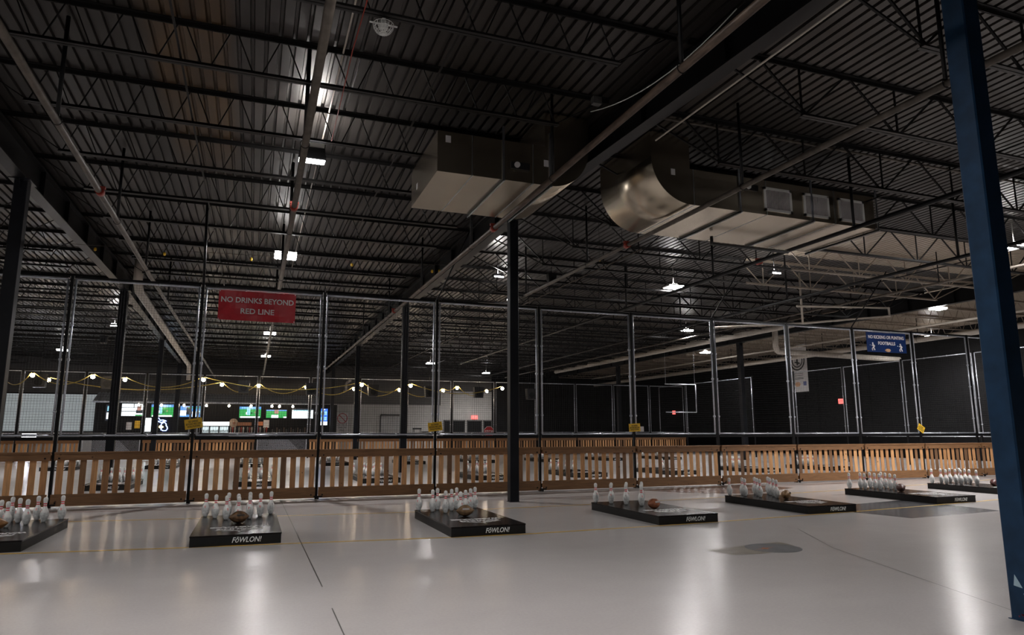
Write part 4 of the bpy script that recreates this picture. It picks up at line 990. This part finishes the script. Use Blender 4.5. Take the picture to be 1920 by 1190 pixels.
for i in range(3):
    a = x0+(x1-x0)*(i+0.04)/3; c_ = x0+(x1-x0)*(i+0.9)/3
    b = MB(); b.box(a, c_, Yb-0.12, Yb-0.1, 1.5, 1.97); g = b.build('glass_door', em('cooler_glow', (0.5, 0.6, 0.62), 0.9), t)
    b = MB()
    for q in range(6): xx = a+(c_-a)*(q+.5)/6; b.box(xx-0.03, xx+0.03, Yb-0.14, Yb-0.12, 1.55, 1.68+0.03*(q % 3))
    b.build('stocked_can', M_tanpipe, g)
bb('wall_poster', 'black and white checked poster on the bar wall', 'poster', 245, 255, 1.75, 2.3, M_paper)
bb('wall_poster', 'yellow poster on the bar wall', 'poster', 260.5, 270, 1.85, 2.4, M_signyel)
bb('wall_poster', 'checked white poster beside the round bar sign', 'poster', 499, 509.5, 1.9, 2.5, M_paper)
bb('wall_poster', 'orange and white poster left of the checked poster', 'poster', 486, 498, 2.05, 2.35, mat('poster_orange', (0.6, 0.2, 0.08), 0.5))
t = thing('round_sign', 'round tan and dark sign with letters above the beer taps', 'sign', (xw(446, Yb)-0.1, Yb, 2.26))
b = MB(); b.lathe([(0.33, -0.03), (0.33, 0.03)], 24, axis='y'); b.build('disc', mat('sign_tan', (0.35, 0.25, 0.18), 0.5), t)
b = MB(); b.lathe([(0.1, -0.04), (0.1, -0.031)], 12, c=(0.05, 0, -0.02), axis='y'); b.box(0.25, 1.3, -0.03, 0.03, -0.22, 0.05); b.build('script_plate', mat('sign_tan2', (0.30, 0.13, 0.07), 0.5), t)
x0, x1 = xw(436, 56.2), xw(511, 56.2); b = MB(); b.box(x0, x1, 56.1, 56.3, 1.14, 1.5); tag(b.build('tap_rail', M_galv), 'steel rail on the bar counter carrying the tap handles', 'tap rail')
x0, x1 = xw(512, Yb), xw(592, Yb); b = MB(); b.box(x0, x1, Yb-0.12, Yb+0.03, 1.46, 1.5); b.box(x0, x0+0.05, Yb-0.12, Yb+0.03, 0, 1.46); b.box(x1-0.05, x1, Yb-0.12, Yb+0.03, 0, 1.46); tag(b.build('bottle_shelf', M_black), 'black back bar shelf holding the dim bottles', 'shelf')
for n in range(18):
    p = 439+n*3.9
    t = thing('beer_tap', 'tap handle on the bar, %s from the left' % ORD[n], 'beer tap', (xw(p, 56.2), 56.2, 1.5), group='tap handles on the bar')
    b = MB(); b.lathe([(0.03, 0), (0.04, 0.1), (0.06, 0.3), (0.05, 0.42), (0.02, 0.44)], 8); b.build('handle', [M_tan, M_red, M_pvc, M_joist][n % 4], t)
t = thing('bar_counter', 'long wooden bar counter below the screens', 'bar counter', (0, 0, 0))
b = MB(); b.box(-9.8, 5.2, 55.6, 56.4, 1.08, 1.14); b.build('counter_top', M_board, t)
b = MB(); b.box(-9.7, 5.1, 55.7, 56.3, 0, 1.08); b.build('front_panel', M_wallb, t)
for n in range(16):
    p = 515+n*4.3; bb('bottle', 'dim bottle on the back bar shelf, %s from the left' % ORD[n], 'bottle', p, p+2.2, 1.5, 1.8+0.06*(n*7 % 3), [M_wallg, M_joist, M_rust][n % 3], 'bottles on the back bar')
# no-smoking style notice on the white wall
xn = xw(645, YF-0.1)
t = thing('wall_notice', 'white notice with a red barred circle on the white wall', 'sign', (xn, YF-0.08, 2.42))
b = MB(); b.box(-0.5, 0.5, -0.01, 0.01, -0.85, 0.75); b.build('board', M_paper, t)
b = MB(); b.tube([(0.4*math.cos(2*math.pi*i/24), -0.02, 0.28+0.4*math.sin(2*math.pi*i/24)) for i in range(25)], 0.03, 5); b.rod((-0.28, -0.02, 0.56), (0.28, -0.02, 0.0), 0.03, 5); b.build('red_circle', M_signred, t)
text_part('lettering', 'DO NOT\nTHROW\nPINS', 0.24, M_wallg, t, upright(0, -0.016, -0.5), ext=0.001, width=0.75)
t = thing('mesh_door', 'tall white framed mesh door in the white wall', 'gate', (xw(734, YF-0.2), YF-0.2, 0))
b = MB()
for p, q in (((-0.85,0,0),(-0.85,0,3.0)), ((0.85,0,0),(0.85,0,3.0)), ((-0.85,0,3.0),(0.85,0,3.0)), ((-0.85,0,1.2),(0.85,0,1.2))): b.rod(p, q, 0.04, 6)
b.build('gate_frame', M_black, t)
b = MB()
for i in range(1, 14): b.rod((-0.85+1.7*i/14, 0, 0), (-0.85+1.7*i/14, 0, 3), 0.008, 3, cap=False)
for i in range(1, 24): b.rod((-0.85, 0, 0.125*i), (0.85, 0, 0.125*i), 0.008, 3, cap=False)
b.build('wire_mesh', M_galv, t)
# dark furniture seen behind the fence
for n, (p, y, z1, wd) in enumerate(((784, 52, 1.85, 0.6), (799, 53.2, 1.6, 0.5), (738, 47, 1.2, 0.5))):
    x = xw(p, y); t = thing('stacked_stool', 'dark stool shape behind the far fence, %s from the left' % ORD[n], 'stool', (x, y, 0))
    b = MB(); b.box(-wd/2, wd/2, -0.2, 0.2, z1-0.12, z1); b.build('seat', M_plast, t)
    for sx in (-1, 1):
        for sy in (-1, 1):
            b = MB(); b.rod((sx*wd*0.42, sy*0.16, z1-0.1), (sx*wd*0.5, sy*0.2, 0), 0.02, 5); b.build('leg', M_black, t)
t = thing('floor_lamp_box', 'bright work light low at the far left behind the rail', 'work light', (xw(67, 50), 50, 1.35))
b = MB(); b.box(-0.35, 0.35, -0.06, 0.06, -0.16, 0.16); b.build('lens', em('work_light', (0.85, 0.9, 1.0), 30), t)
b = MB(); b.rod((0, 0.1, -1.35), (0, 0.1, 0.1), 0.03, 6); b.build('stand', M_black, t)
